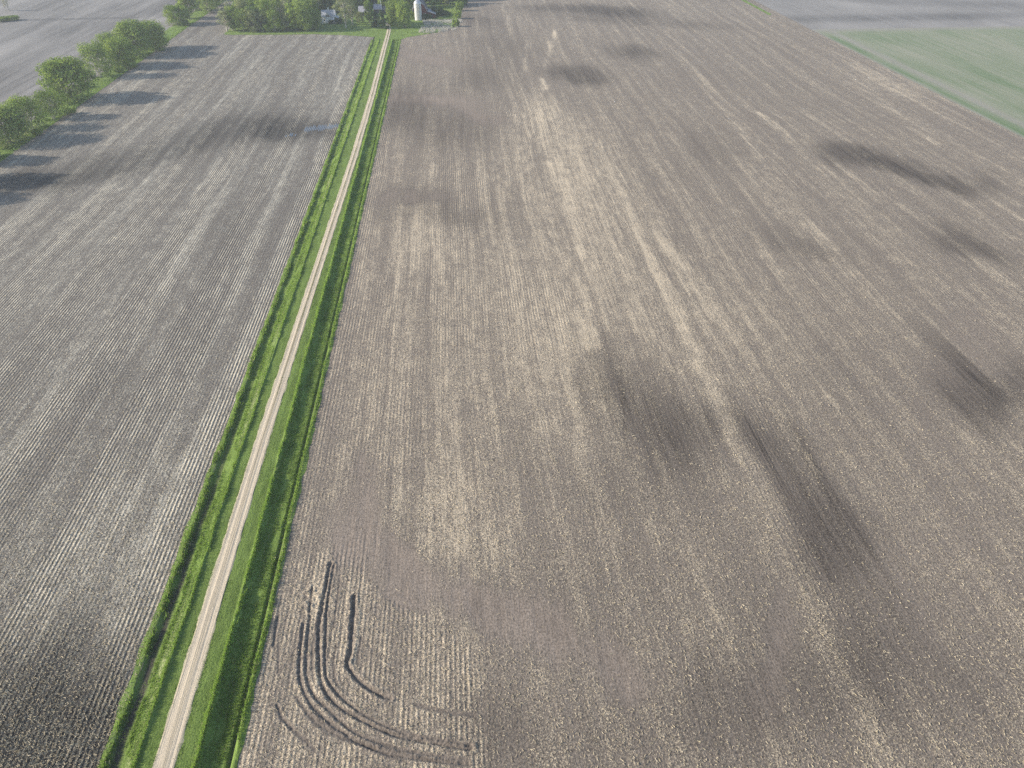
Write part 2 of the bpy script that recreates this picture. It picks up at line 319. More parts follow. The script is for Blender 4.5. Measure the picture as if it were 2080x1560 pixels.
def warped(X, Y):
    px, py = to_px(X, Y)
    k = np.clip((py + 322) / 1100, .3, 1.4)
    px = px + (vnoise(X * .11, Y * .03, 4) - .5) * 90 * k; py = py + (vnoise(X * .45 + 31, Y * .01, 3) - .5) * 80 * k * np.clip(py / 900, .04, .8); py = py + (vnoise(X * .09 + 50, Y * .04 + 9, 4) - .5) * 70 * k * np.clip(py / 500 + .15, .15, 1)
    return px, py
def right_attrs(X, Y):
    px, py = warped(X, Y)
    moist = np.zeros_like(X); cov = np.full_like(X, .5)
    for e in WET_R: moist += ell(px, py, e)
    for e in STRAW_R: cov += ell(px, py, e)
    for pts, w, s in STREAK_G:
        sel = np.abs(X - pts[len(pts) // 2][0]) < 90
        d = seg_dist(X, Y, pts) + (vnoise(X * .3, Y * .06, 3) - .5) * 3
        k = s * np.exp(-(d / w) ** 2) * sstep(.12, .8, vnoise(X * .4 + 3, Y * .045, 3)) * 1.3; cov += k; moist -= .2 * k
    moist = .90 * (1 - np.exp(-1.4 * moist * (.35 + 1.3 * vnoise(X * .5 + 11, Y * .03, 4)))); cov = .5 + (cov - .5) * (.45 + 1.1 * vnoise(X * .9 + 5, Y * .025, 3))
    for pts, w in DARK_G: moist += .3 * np.exp(-(seg_dist(X, Y, pts) / w) ** 2) * vnoise(X * .3, Y * .1, 2)
    smooth = np.clip(-(cov - .5), 0, 1)
    # headland of unploughed stubble beside the ruts
    edge = 77.6 - (X + 19.4) * .744 + (vnoise(X * .5, Y * .5, 2) - .5) * 3
    inside = sstep(1.5, -1.5, Y - np.where(X < -19.4, 88 + (X + 19.4) * .4, edge)) * sstep(.6, -.6, X + .3 + (vnoise(X, Y * .5, 2) - .5))
    row = inside * .62
    along = np.exp(-((X + 32) / 3.5) ** 2) * .5          # rows kept beside the verge
    row = np.maximum(row, along * (1 - inside)); cov = cov + inside * .10
    row += .30 * sstep(.55, .7, vnoise(X * .05 + 3, Y * .012, 2))
    # far part of the field fades to finer tilth
    return np.clip(moist, 0, 1), np.clip(cov, -.5, 1.5), row, smooth
def pack(*a): return np.stack([x.ravel() for x in a], 1)
def sheet(name, blocks, attrs, mat, z=0.0, label=None):
    """one field: blocks of (x0,x1,y0,y1,dx,dy[,height function])"""
    vs, fs, cs, off = [], [], [], 0
    for b in blocks:
        x0, x1, y0, y1, dx, dy = b[:6]; nx = max(2, int(round((x1 - x0) / dx)) + 1); ny = max(2, int(round((y1 - y0) / dy)) + 1)
        X, Y = np.meshgrid(np.linspace(x0, x1, nx), np.linspace(y0, y1, ny), indexing='xy')
        a = list(attrs(X, Y)); Z = np.full_like(X, z)
        if len(b) > 6: Z, a = b[6](X, Y, Z, a)
        vs.append(pack(X, Y, Z)); cs.append(pack(*a)); fs.append(grid_faces(nx, ny, off)); off += nx * ny
    me = mesh_np(name, np.concatenate(vs), np.concatenate(fs), 4); set_attr(me, 'field', np.concatenate(cs))
    return tag(link(name, me, mat), label, None, None, 'structure')

def rut_relief(X, Y, Z, a):
    moist, cov, row, smooth = a
    fade = sstep(-33.7, -33.0, X) * sstep(1.0, 0.2, X) * sstep(39.5, 41, Y) * sstep(92, 90, Y)
    wob = (vnoise(X * 1.2, Y * 1.2, 3) - .5) * .5
    dz = (vnoise(X * 1.6, Y * 1.6, 3) - .5) * .10 * row / .62
    for pts, w, dep in RUT_G:
        lo = np.array(pts).min(0) - 3; hi = np.array(pts).max(0) + 3
        sel = (X > lo[0]) & (X < hi[0]) & (Y > lo[1]) & (Y < hi[1])
        xs, ys = X[sel], Y[sel]; d = np.abs(seg_dist(xs, ys, pts) + wob[sel] * .3 + (vnoise(xs * 3.5, ys * 3.5, 2) - .5) * .22)
        vv = .55 + .9 * vnoise(xs * .9, ys * .9, 3); w = w * (.75 + .6 * vnoise(xs * .7 + 4, ys * .7, 2)) * 1.15; dep = dep * vv * .58; w = w * 1.12
        endf = 1.0
        dz[sel] += endf * (-dep * np.exp(-(d / w) ** 4) + dep * .5 * np.exp(-((d - w * 2.2) / (w * .9)) ** 2) * (.4 + 1.2 * vnoise(xs * 2.2, ys * 2.2, 2)))
        moist[sel] = np.maximum(moist[sel], .25 * np.exp(-(d / (w * 1.1)) ** 4)); cov[sel] -= .6 * np.exp(-(d / (w * 1.6)) ** 4)
        row[sel] *= 1 - np.exp(-(d / (w * 2.5)) ** 4)
    px, py = to_px(X, Y)
    ash = np.exp(-((px - 645) / 14) ** 2 - ((py - 1385) / 28) ** 2); cov += ash * .9
    mess = np.exp(-((px - 640) / 45) ** 2 - ((py - 1215) / 45) ** 2); cov += mess * .35; row *= 1 - mess; dz += mess * (vnoise(X * 2.5, Y * 2.5, 3) - .5) * .5
    return Z + dz * fade, [moist, cov, row, smooth]

sheet('field', [(-34.3, -33.8, 0, 1300, .5, 2), (-33.8, 1.0, 0, 39.5, .8, 1.2), (-33.8, 1.0, 39.5, 92, .12, .125, rut_relief), (-33.8, 1.0, 92, 640, .8, 1.3), (1.0, 240, 0, 640, .8, 1.5), (-33.8, 240, 640, 1300, 4, 6)],
      right_attrs, M['tilled'], 0.0, 'tilled brown field with damp patches, right of the gravel lane')

WET_L = [(-20, 1600, 360, 230, 0, .55), (200, 340, 210, 26, -10, .40), (60, 375, 110, 22, -5, .45), (430, 275, 110, 28, -10, .36), (600, 262, 90, 24, 0, .5), (560, 250, 130, 40, 0, .18), (60, 1540, 260, 100, 0, 1.1), (180, 1450, 110, 110, -30, .6), (0, 1470, 140, 120, 0, .8), (100, 1330, 200, 70, -20, .2),
         (235, 770, 60, 50, -30, .08), (400, 700, 40, 90, 20, .08), (440, 500, 40, 90, 20, .05), (320, 640, 40, 40, 0, .06), (300, 60, 120, 30, 0, .1)]
def left_attrs(X, Y):
    px, py = warped(X, Y)
    moist = np.zeros_like(X); cov = np.full_like(X, .5)
    for e in WET_L: moist += ell(px, py, e)
    moist = 1 - np.exp(-2.0 * moist * (.4 + 1.1 * vnoise(X * .5 + 11, Y * .03, 4)))
    cov += ell(px, py, (350, 1050, 60, 250, 20, .3)) + ell(px, py, (120, 1200, 200, 120, -30, .15)) + ell(px, py, (170, 1520, 50, 20, 0, .5))
    xx = X + (vnoise(X * 0 + 2, Y * .02, 1) - .5) * 1.5
    band = (.5 + .5 * np.sin(2 * math.pi * xx / 18.3 + 1.0)) * .6 + .4 * (.5 + .5 * np.sin(2 * math.pi * xx / 9.15 + 2.2))
    row = .25 + 1.0 * sstep(.35, .72, band + (vnoise(X * .06, Y * .012, 3) - .5) * .5)
    cov += (vnoise(X * .25, Y * .008, 2) - .5) * .35
    top = sstep(470, 490, Y)                # turning strip at the far end
    row = row * (1 - top) + top * .1
    return np.clip(moist, 0, 1), cov, row, np.zeros_like(X)
sheet('field_stubble', [(-190, -51.8, 0, 300, .7, 1.2), (-190, -51.8, 300, 620, .8, 1.6), (-190, -34.3, 620, 1300, 4, 6)], left_attrs, M['stubble'], 0.0, 'stubble field in rows, left of the gravel lane')

def far_left_attrs(X, Y):
    moist = .35 + .9 * (vnoise(X * .07, Y * .007, 4) - .5) * 2; px, py = to_px(X, Y)
    furrow = np.exp(-((X + 212) / 1.2) ** 2) * .4 + np.exp(-((X + 219) / 1.5) ** 2) * .5 + np.exp(-((X + 232 + (Y - 400) * .0) / 1.0) ** 2) * .4
    line = np.exp(-((py - (41 - (px - 40) * .022)) / 1.3) ** 2) * sstep(30, 60, px) * sstep(300, 240, px) * .9
    light = ell(px, py, (290, 52, 40, 12, -15, .6)) + ell(px, py, (130, 150, 120, 30, -30, .3))
    moist = moist + furrow + line - light + .25 * sstep(40, 10, py)
    return np.clip(moist, 0, 1), np.full_like(X, .4) + light * .4, np.zeros_like(X), np.full_like(X, .5)
sheet('field_far', [(-700, -190, 0, 760, 1.8, 2.5), (-700, -190, 760, 1300, 8, 10)], far_left_attrs, M['smooth'], 0.0, 'smooth pale grey field beyond the row of trees')

def far_right_attrs(X, Y):
    px, py = to_px(X, Y)
    moist = .25 + .3 * (vnoise(X * .03, Y * .01, 4) - .5) * 2 + .45 * ell(px, py, (1800, 36, 420, 8, -1, 1)) + .3 * ell(px, py, (1850, 4, 300, 8, 2, 1)) - .25 * ell(px, py, (1740, 8, 100, 6, 5, 1)) - .4 * ell(px, py, (2040, 58, 50, 8, 15, 1))
    return np.clip(moist, 0, 1), np.full_like(X, .4), np.zeros_like(X), np.full_like(X, .5)
sheet('field_beyond', [(240, 800, 509, 1300, 3, 4)], far_right_attrs, M['smooth'], 0.0, 'pale tilled field beyond the green crop')

# sprouting green crop, top right
m = NT('sprouting_crop'); a = m.noise((.9, .012, 1), detail=4, rough=.6); b = m.noise((2.5, 1.2, 1), detail=4, rough=.7); e = m.noise((.05, .012, 1), detail=3); w1, w2, w3, w4 = m.attr('field')
g = m.math('ADD', m.math('ADD', m.math('MULTIPLY', a, .45), m.math('MULTIPLY', b, .35)), m.math('MULTIPLY', e, .35))
g = m.math('ADD', g, m.math('MULTIPLY', w1, .35))
col = m.mix(m.ramp(g, .42, .78), (.27, .265, .20), (.115, .17, .08)); col = m.mix(m.math('MULTIPLY', w2, .8), col, (.26, .24, .21))
m.bsdf(col, .95, .05, m.bump(m.math('MULTIPLY', b, .12))); M['crop'] = m.m
def crop_attrs(X, Y):
    edge = np.exp(-((X - 244) / 3.6) ** 2) * (.1 + .75 * vnoise(X * .2, Y * .04, 3)) * sstep(505, 480, Y); strip = np.exp(-((X - 251) / 3.0) ** 2) * .8 + sstep(495, 509, Y)
    strip = strip + np.exp(-((X - 240.5) / 1.2) ** 2)
    return np.clip(edge + .35 * (vnoise(X * .1, Y * .01, 3) - .5), 0, 1), np.clip(strip, 0, 1), X * 0, X * 0
sheet('field_green', [(240, 700, 0, 509, 1.5, 3)], crop_attrs, M['crop'], 0.0, 'sprouting green crop right of the long brown field')

# everything beyond the mapped fields, down a little so no sheet touches it
m = NT('distant_land'); a = m.noise((.004, .006, 1), detail=4); m.bsdf(m.mix(m.ramp(a, .4, .6), (.19, .18, .16), (.12, .16, .08)), .95, .05); M['ground'] = m.m
gm = MB(); gm.poly([(-3500, -3500, -1.2), (3500, -3500, -1.2), (3500, 4500, -1.2), (-3500, 4500, -1.2)], [(0, 1, 2, 3)])
tag(gm.build('ground', M['ground']), None, None, None, 'structure')

# ---------------------------------------------------------------- lane: road, mown strips, ditches
RC = np.array([(-20, -43.5), (40, -43.7), (60, -43.9), (114, -44.0), (188, -43.2), (284, -42.1), (376, -42.0), (470, -42.9), (514, -43.2), (530, -43.6), (545, -45.2), (556, -48.5), (566, -53)])
def road_x(y): return np.interp(y, RC[:, 0], RC[:, 1])
PROF = np.array([(-52.9, .02), (-52.3, .10), (-51.9, .06), (-51.3, -.42), (-50.4, -.40), (-49.6, -.05), (-48.4, .24), (-47.95, .32), (-47.7, .50), (-47.4, .26), (-45.2, .26), (-41.4, .26), (-39.95, .18), (-39.5, .46), (-39.2, .12), (-38.8, -.18), (-37.6, -.62), (-35.7, -.55), (-35.42, -.95), (-35.15, -.95), (-34.85, -.05), (-34.4, .14), (-33.8, .02)])
def ditch_f(Y): return .55 + .45 * vnoise(Y * 0 + 3, Y * .02, 2) - .6 * sstep(470, 500, Y) + .25 * sstep(90, 60, Y)
nx, ys = 154, np.concatenate([np.arange(0, 220, .4), np.arange(220, 499, .9)])
X, Y = np.meshgrid(np.linspace(-52.9, -33.8, nx), ys, indexing='xy')
Z = np.interp(X, PROF[:, 0], PROF[:, 1]); Z = np.where(Z < .0, Z * np.clip(ditch_f(Y), 0, 1.2), Z)
Z += (vnoise(X * .9, Y * .5, 3) - .5) * .16 * (1 - np.exp(-((X - road_x(Y)) / 2.4) ** 4)) * sstep(-52.9, -52.4, X) * sstep(-33.8, -34.2, X)
Xj = X + np.where(X < -52.8, (vnoise(X * 0, Y * .35, 3) - .5) * 1.1, 0) + np.where(X > -33.85, (vnoise(X * 0 + 8, Y * .35, 3) - .5) * 1.0, 0)
near = sstep(150, 60, Y)
mud = np.exp(-((X + 50.8 + 1.0 * (vnoise(X * 0 + 1, Y * .25, 3) - .5)) / (.38 + .3 * near)) ** 2) * (.25 + .85 * near) * sstep(.3, .5, vnoise(X * 0 + 5, Y * .06, 2) + .35 * near)
mud += np.exp(-((X + 35.15) / .22) ** 2) * (.55 + .3 * near)
dry = np.exp(-((X + 48.6) / .9) ** 2) * .6 + np.exp(-((X + 36.0) / .8) ** 2) * .45 * sstep(330, 300, np.abs(Y - 400) + 230) + .3 * sstep(470, 500, Y)
mown = sstep(-47.6, -47.3, X) * sstep(-39.6, -39.8, X)
me = mesh_np('verge', pack(Xj, Y, Z), grid_faces(nx, len(ys)), 4); set_attr(me, 'verge', pack(X * 0, dry, np.clip(mud, 0, 1), mown))
me.polygons.foreach_set('use_smooth', [True] * len(me.polygons))
tag(link('ground_verge', me, M['verge']), 'green verge with ditches on both sides of the lane', None, None, 'structure')

m = NT('gravel_lane'); a = m.noise((1.6, .03, 1), detail=4, rough=.7); b = m.noise((5, 4, 1), detail=4, rough=.75); e = m.noise((.25, .12, 1), detail=3); wheel, mid, edge, al = m.attr('road')
rs = m.n('ShaderNodeSeparateXYZ'); m.put(rs.inputs[0], m.tc); rv = m.n('ShaderNodeCombineXYZ'); m.put(rv.inputs[0], al); m.put(rv.inputs[1], rs.outputs[1])
a = m.noise((5.5, .035, 1), detail=4, rough=.7, vec=rv.outputs[0]); a2 = m.noise((14, .05, 1), detail=2, rough=.6, vec=rv.outputs[0], off=(3, 3, 0)); pot = m.noise((1.1, .6, 1), detail=3, rough=.6)
col = m.mix(m.ramp(b, .3, .7), (.49, .405, .285), (.63, .53, .385)); col = m.mix(m.ramp(a, .35, .7), col, (.33, .28, .215))
col = m.mix(m.math('MULTIPLY', wheel, .35), col, (.68, .575, .43))
col = m.mix(m.math('MULTIPLY', mid, m.ramp(m.math('ADD', b, m.math('MULTIPLY', e, .5)), .50, .72), clamp=True), col, (.17, .15, .09))
col = m.mix(m.math('MULTIPLY', edge, m.ramp(b, .35, .55)), col, (.22, .24, .13))
col = m.mix(m.math('MULTIPLY', m.ramp(a2, .55, .72), .6), col, (.27, .225, .165)); col = m.mix(m.math('MULTIPLY', m.ramp(pot, .60, .72), .45), col, (.30, .255, .19))
m.bsdf(col, .92, .1, m.bump(m.math('ADD', m.math('MULTIPLY', b, .06), m.math('ADD', m.math('MULTIPLY', a, .12), m.math('MULTIPLY', a2, .06))))); M['road'] = m.m
ys = np.concatenate([np.arange(0, 200, .8), np.arange(200, 567, 1.5)]); us = np.linspace(-1, 1, 25)
U, Yr = np.meshgrid(us, ys, indexing='xy'); half = np.interp(Yr, [0, 80, 200, 500, 566], [1.6, 1.55, 1.5, 1.45, 1.2])
Xr = road_x(Yr) + U * (half + np.where(np.abs(U) > .99, (vnoise(U * 3 + 4, Yr * .5, 4) - .5) * .9, 0))
Zr = .30 + np.where(Yr > 492, (Yr - 492) * -.006, 0); Zr = np.maximum(Zr, .09) + .05 * (1 - U ** 2) - .05 * np.exp(-((np.abs(U) - .5) / .16) ** 2) - .06 * (np.abs(U) > .99)
wheel = np.exp(-((np.abs(U) - .5) / .22) ** 2); midg = np.exp(-(U / .13) ** 2) * np.interp(Yr, [0, 95, 130, 170, 230, 300, 400, 480, 520], [.25, .3, .85, 1.1, .95, .5, .9, 1.2, 1.4]); edg = sstep(.82, 1, np.abs(U))
me = mesh_np('road', pack(Xr, Yr, Zr), grid_faces(len(us), len(ys)), 4); set_attr(me, 'road', pack(wheel, midg, edg, U)); me.polygons.foreach_set('use_smooth', [True] * len(me.polygons))
tag(link('road', me, M['road']), 'pale gravel lane running to the farmstead', None, None, 'structure')

# ---------------------------------------------------------------- farmyard lawn and the grass under the trees
def lawn(name, outline, step, z, mat, label, wob=.8):
    """grass sheet clipped to an outline: cells kept inside, border vertices roughened"""
    P = np.array(outline); x0, y0 = P.min(0); x1, y1 = P.max(0)
    nx = int((x1 - x0) / step) + 2; ny = int((y1 - y0) / step) + 2
    X, Y = np.meshgrid(x0 + np.arange(nx) * step, y0 + np.arange(ny) * step, indexing='xy')
    xj = X + (vnoise(X * .5, Y * .5, 2) - .5) * wob; yj = Y + (vnoise(X * .5 + 9, Y * .5 + 4, 2) - .5) * wob
    ins = np.zeros(X.shape, bool); k = len(P)
    for i in range(k):
        ax, ay = P[i]; bx, by = P[(i + 1) % k]
        if ay == by: continue
        ins ^= ((ay > yj) != (by > yj)) & (xj < (bx - ax) * (yj - ay) / (by - ay) + ax)
    f = grid_faces(nx, ny); keep = ins.ravel()[f].all(1); f = f[keep]
    me = mesh_np(name, pack(X, Y, X * 0 + z + (vnoise(X * .3, Y * .3, 2)) * .06), f, 4)
    dryv = .35 * vnoise(X * .03, Y * .1, 2); set_attr(me, 'verge', pack(X * 0, dryv, X * 0, X * 0 + .35))
    return tag(link(name, me, mat), label, None, None, 'structure')
FARM = [at(*p) for p in [(452, 71), (560, 71), (640, 70), (700, 72), (760, 76)]] + [(-51.5, 497), (-34.6, 497)] + [at(*p) for p in [(818, 80), (830, 76), (860, 71), (890, 66), (905, 60), (920, 55), (928, 44), (935, 25), (940, 12), (948, 0)]] + [(14, 760), (-150, 760), (-152, 560)]
lawn('lawn', FARM, .9, .035, M['verge'], 'green lawn round the farm buildings')
lawn('ground_grass_belt', [(-179.6, 0), (-180.3, 330), (-179.5, 420), (-181, 520), (-180, 600), (-180, 900), (-193, 900), (-193, 0)], .9, .035, M['verge'], 'grass strip under the row of trees')
lawn('ground_grass_far_right', [(229, 560), (233, 560), (237, 900), (231, 900)], .8, .04, M['verge'], 'thin green line between two far fields')
lawn('ground_grass_left', [at(0, 44), at(38, 41), at(36, 30), at(0, 34), (-360, 590)], 1.2, .05, M['verge'], 'small green patch in the far grey field')

# ---------------------------------------------------------------- standing water between the rows
m = NT('standing_water'); b = m.noise((3, 1, 1), detail=2); m.bsdf((.10, .13, .17), .07, .6, m.bump(m.math('MULTIPLY', b, .004))); M['water'] = m.m
vs, fs = [], []
for k in range(-92, -66):
    xc = (k + .78) * .76
    if not -67.6 < xc < -52.6: continue
    u = (xc + 67.6) / 15.0; yc = 321.5 + 4.0 * u + random.uniform(-1, 1); L = (5.5 + 3.5 * math.sin(math.pi * min(1, u * 1.1)) ** .5) * random.uniform(.75, 1.1)
    if random.random() < .12 and u < .8: L *= .4
    n = 14; o = len(vs)
    for i in range(n + 1):
        t = i / n; y = yc - L / 2 + t * L; w = .16 * (1 - abs(2 * t - 1) ** 3) * random.uniform(.7, 1.15) + .02
        vs += [(xc - w, y, .012), (xc + w, y, .012)]
    fs += [(o + 2 * i, o + 2 * i + 1, o + 2 * i + 3, o + 2 * i + 2) for i in range(n)]
for xc, yc, L in ((-72.3, 315, 4.5), (-71.5, 314.5, 5), (-70.0, 314.0, 3), (-73.8, 313, 2.5)):
    o = len(vs)
    for i in range(9):
        t = i / 8; w = .16 * (1 - abs(2 * t - 1) ** 3) + .02; vs += [(xc - w, yc - L / 2 + t * L, .012), (xc + w, yc - L / 2 + t * L, .012)]
    fs += [(o + 2 * i, o + 2 * i + 1, o + 2 * i + 3, o + 2 * i + 2) for i in range(8)]
me = mesh_np('water', vs, fs, 4); tag(link('water', me, M['water']), 'rainwater standing between the stubble rows', None, None, 'structure')

# ---------------------------------------------------------------- scattered stuff: grass blades, corn residue, dead brush
def scatter_blades(name, P, h, w, lean, tone, dry, mat, label, cat, flat=False):
    """each blade is a thin triangle (upright) or a narrow lying strip (flat)"""
    n = len(P); az = rng.random(n) * 2 * math.pi
    dx, dy = np.cos(az), np.sin(az)
    if not flat:
        la = rng.random(n) * 2 * math.pi; l = rng.random(n) * lean
        a = P + np.stack([-dx * w, -dy * w, np.zeros(n)], 1); b = P + np.stack([dx * w, dy * w, np.zeros(n)], 1)
        c = P + np.stack([np.cos(la) * l * h, np.sin(la) * l * h, h], 1)
        co = np.stack([a, b, c], 1).reshape(-1, 3); f = np.arange(3 * n).reshape(-1, 3); k = 3
    else:
        nx_, ny_ = -dy, dx; t1 = rng.random(n) * .12; t2 = rng.random(n) * lean
        bend = (rng.random(n) - .5) * .3
        A = [P + np.stack([-dx * h + nx_ * w, -dy * h + ny_ * w, t1], 1), P + np.stack([-dx * h - nx_ * w, -dy * h - ny_ * w, t1 * .5], 1),
             P + np.stack([dx * h - nx_ * w + nx_ * bend * h, dy * h - ny_ * w + ny_ * bend * h, t2 * .6], 1), P + np.stack([dx * h + nx_ * w + nx_ * bend * h, dy * h + ny_ * w + ny_ * bend * h, t2], 1)]
        co = np.stack(A, 1).reshape(-1, 3); f = np.arange(4 * n).reshape(-1, 4); k = 4
    me = mesh_np(name, co, f, k); t = np.repeat(np.stack([tone, dry, tone * 0, tone * 0], 1), k, 0); set_attr(me, 'tone', t)
    return tag(link(name, me, mat), label, cat, None, 'stuff')
def verge_z(x, y):
    z = np.interp(x, PROF[:, 0], PROF[:, 1]); return np.where(z < 0, z * np.clip(ditch_f(y), 0, 1.2), z) + (vnoise(x * .9, y * .5, 3) - .5) * .16 * (1 - np.exp(-((x - road_x(y)) / 2.4) ** 4))
def ysamp(n, y0, y1): return y0 * (y1 / y0) ** rng.random(n)            # denser near the camera
P, Hh, W, T, D = [], [], [], [], []
def strip(n, x0, x1, y0, y1, h0, h1, w, tone, dry=0.0, gauss=None):
    y = ysamp(n, y0, y1); x = x0 + (x1 - x0) * rng.random(n) if gauss is None else gauss[0] + gauss[1] * rng.standard_normal(n)
    x = x + (vnoise(y * 0 + x0, y * .22, 3) - .5) * .9
    keep = vnoise(x * .8 + 20, y * .25, 3) > (.40 if gauss is not None and gauss[0] < -51 else .33); x, y = x[keep], y[keep]; n = len(x)
    P.append(np.stack([x, y, verge_z(x, y) - .03], 1)); Hh.append((h0 + (h1 - h0) * rng.random(n)) * (.45 + 1.1 * vnoise(x * .5, y * .3, 2))); W.append(np.full(n, w) * (1 + y / 160)); T.append(np.clip(tone + .3 * rng.standard_normal(n), 0, 1)); D.append((rng.random(n) < dry).astype(float) * .8)
strip(26000, -49.9, -47.6, 40, 500, .15, .40, .035, .85, .05)
strip(8000, 0, 0, 40, 500, .2, .75, .06, .5, .10, (-52.0, .24))
strip(1500, 0, 0, 40, 500, .5, 1.3, .09, .45, .05, (-51.9, .3))
strip(9000, 0, 0, 40, 500, .3, .6, .05, .75, .04, (-47.75, .14))
strip(3500, 0, 0, 40, 300, .2, .5, .05, .35, .12, (-51.5, .35))
strip(4000, 0, 0, 40, 500, .3, .6, .05, .5, .05, (-49.7, .2))
strip(9000, -47.3, -45.6, 40, 300, .05, .14, .04, .4)
strip(9000, -41.6, -39.8, 40, 300, .05, .14, .04, .4)
strip(17000, 0, 0, 40, 500, .35, .7, .05, .95, .03, (-39.5, .2))  # sunlit grass edge: its brightness is also put into a paler blade tone
strip(22000, -39.2, -35.6, 40, 500, .2, .5, .04, .3, .04)  # bank turned from the sun: part of its shade sits in the darker tone
strip(9000, 0, 0, 40, 500, .3, .75, .05, .6, .06, (-34.45, .22))
strip(2500, 0, 0, 40, 500, .2, .5, .05, .4, .1, (-35.6, .2))
ye = ysamp(9000, 40, 540); sd = np.where(rng.random(9000) < .5, -1, 1); xe = road_x(ye) + sd * (1.6 + .25 * rng.standard_normal(9000)); ke = vnoise(xe * 0 + sd * 3 + 9, ye * .3, 3) > .45; xe, ye = xe[ke], ye[ke]; n = len(xe)
P.append(np.stack([xe, ye, np.interp(ye, [0, 492, 530], [.27, .27, .1])], 1)); Hh.append(.04 + .12 * rng.random(n)); W.append(np.full(n, .05) * (1 + ye / 160)); T.append(rng.random(n)); D.append((rng.random(n) < .3) * .7)
ye = 110 + 420 * rng.random(5000); xe = road_x(ye) + .13 * rng.standard_normal(5000); ke = vnoise(xe * 0 + 9, ye * .15, 3) > np.interp(ye, [110, 170, 230, 300, 420, 520], [.62, .42, .45, .6, .45, .35]); xe, ye = xe[ke], ye[ke]; n = len(xe)
P.append(np.stack([xe, ye, np.interp(ye, [0, 492, 530], [.34, .34, .14])], 1)); Hh.append(.04 + .10 * rng.random(n)); W.append(np.full(n, .04) * (1 + ye / 160)); T.append(.6 * rng.random(n)); D.append((rng.random(n) < .4) * .8)
P, Hh, W, T, D = map(np.concatenate, (P, Hh, W, T, D))
scatter_blades('grass', P, Hh, W, .7, T, D, M['blade'], 'tall and mown grass along both sides of the gravel lane', 'grass')
# taller rough grass at the foot of the tree row
n = 9000; y = 250 + 420 * rng.random(n); x = np.where(rng.random(n) < .5, -180.4 - rng.random(n) * 3, -180 - rng.random(n) * 13)
scatter_blades('grass', np.stack([x, y, x * 0 + .03], 1), (.2 + .45 * rng.random(n)), .10 + .1 * rng.random(n), .6, rng.random(n), (rng.random(n) < .04) * .6, M['blade'], 'rough grass at the foot of the tree row', 'grass')

def residue(n, x0, x1, y1, keepf, name, label, row=False):
    y = ysamp(n, 40, y1); half = .8 * np.sqrt(y * y + 1e4); c = y * math.tan(YAW)
    lo = np.maximum(x0, c - half); hi = np.minimum(x1, c + half); x = lo + (hi - lo) * rng.random(n)
    if row: x = np.where(rng.random(n) < .45, np.round(x / .76 - .25) * .76 + .19 + rng.standard_normal(n) * .09, x)
    k = (hi > lo) & keepf(x, y) & (rng.random(n) < 1 - sstep(60, y1, y)); x, y = x[k], y[k]; n = len(x)
    L = (.07 + .19 * rng.random(n) ** 1.6); w = (.008 + .011 * rng.random(n)) * (1 + y / 200)
    scatter_blades(name, np.stack([x, y, x * 0 + .035], 1), L, w, .22, np.clip(.5 + .3 * rng.standard_normal(n), 0, 1), (rng.random(n) < .15) * .5, M['residue'], label, 'crop residue', True)
def kr(x, y):
    mo, cov, row, sm = right_attrs(x, y); rut = np.ones(len(x), bool)
    for pts, w, d in RUT_G:
        s = (y < 92) & (x < 1); dd = np.full(len(x), 9.); dd[s] = seg_dist(x[s], y[s], pts); rut &= dd > w * 1.5
    return rut & (rng.random(len(x)) < np.clip(.35 + (cov - .5) * 1.1 - .45 * mo, .03, 1))
residue(190000, -33.5, 150, 210, kr, 'corn_residue', 'bleached corn stalks strewn over the tilled brown field')
residue(120000, -130, -52.3, 210, lambda x, y: rng.random(len(x)) < .62, 'corn_residue', 'bleached corn stubble pieces on the rowed left field', True)

def px_scatter(n, poly, h0, h1, w, name, label, cat, mat, tone=.5, dry=0.0, lean=.8):
    G = np.array([at(*p) for p in poly]); x0, y0 = G.min(0); x1, y1 = G.max(0); x = x0 + (x1 - x0) * rng.random(n); y = y0 + (y1 - y0) * rng.random(n)
    ins = np.zeros(n, bool)
    for i in range(len(G)):
        ax, ay = G[i]; bx, by = G[(i + 1) % len(G)]
        ins ^= ((ay > y) != (by > y)) & (x < (bx - ax) * (y - ay) / (by - ay + 1e-9) + ax)
    ins &= vnoise(x * .35, y * .35, 2) > .36
    x, y = x[ins], y[ins]; n = len(x)
    scatter_blades(name, np.stack([x, y, x * 0], 1), h0 + (h1 - h0) * rng.random(n), np.full(n, w), lean, np.clip(tone + .25 * rng.standard_normal(n), 0, 1), (rng.random(n) < dry) * .8, mat, label, cat)
px_scatter(9000, [(855, 56), (880, 52), (915, 52), (932, 57), (925, 61), (890, 66), (860, 70), (850, 68)], .5, 1.8, .07, 'dead_brush', 'grey dead brush at the field corner right of the lane', 'brush', M['brush'])
px_scatter(9000, [(858, 43), (935, 41), (940, 46), (920, 48), (890, 50), (862, 52)], .5, 1.7, .07, 'dead_brush', 'pale dead brush on the grass in front of the barn', 'brush', M['brush'], .7)
px_scatter(9000, [(885, 20), (900, 12), (935, 6), (940, 12), (935, 40), (905, 36), (890, 40)], .4, 1.2, .1, 'rough_grass', 'rough pale grass on the rise right of the barn', 'grass', M['blade'], .8, .35)
px_scatter(5000, [(922, 60), (930, 40), (937, 12), (944, 0), (936, 0), (928, 12), (922, 40), (916, 58)], .8, 2.2, .14, 'rough_grass', 'tall green weeds along the field edge behind the brush', 'weeds', M['blade'], .8, .1)
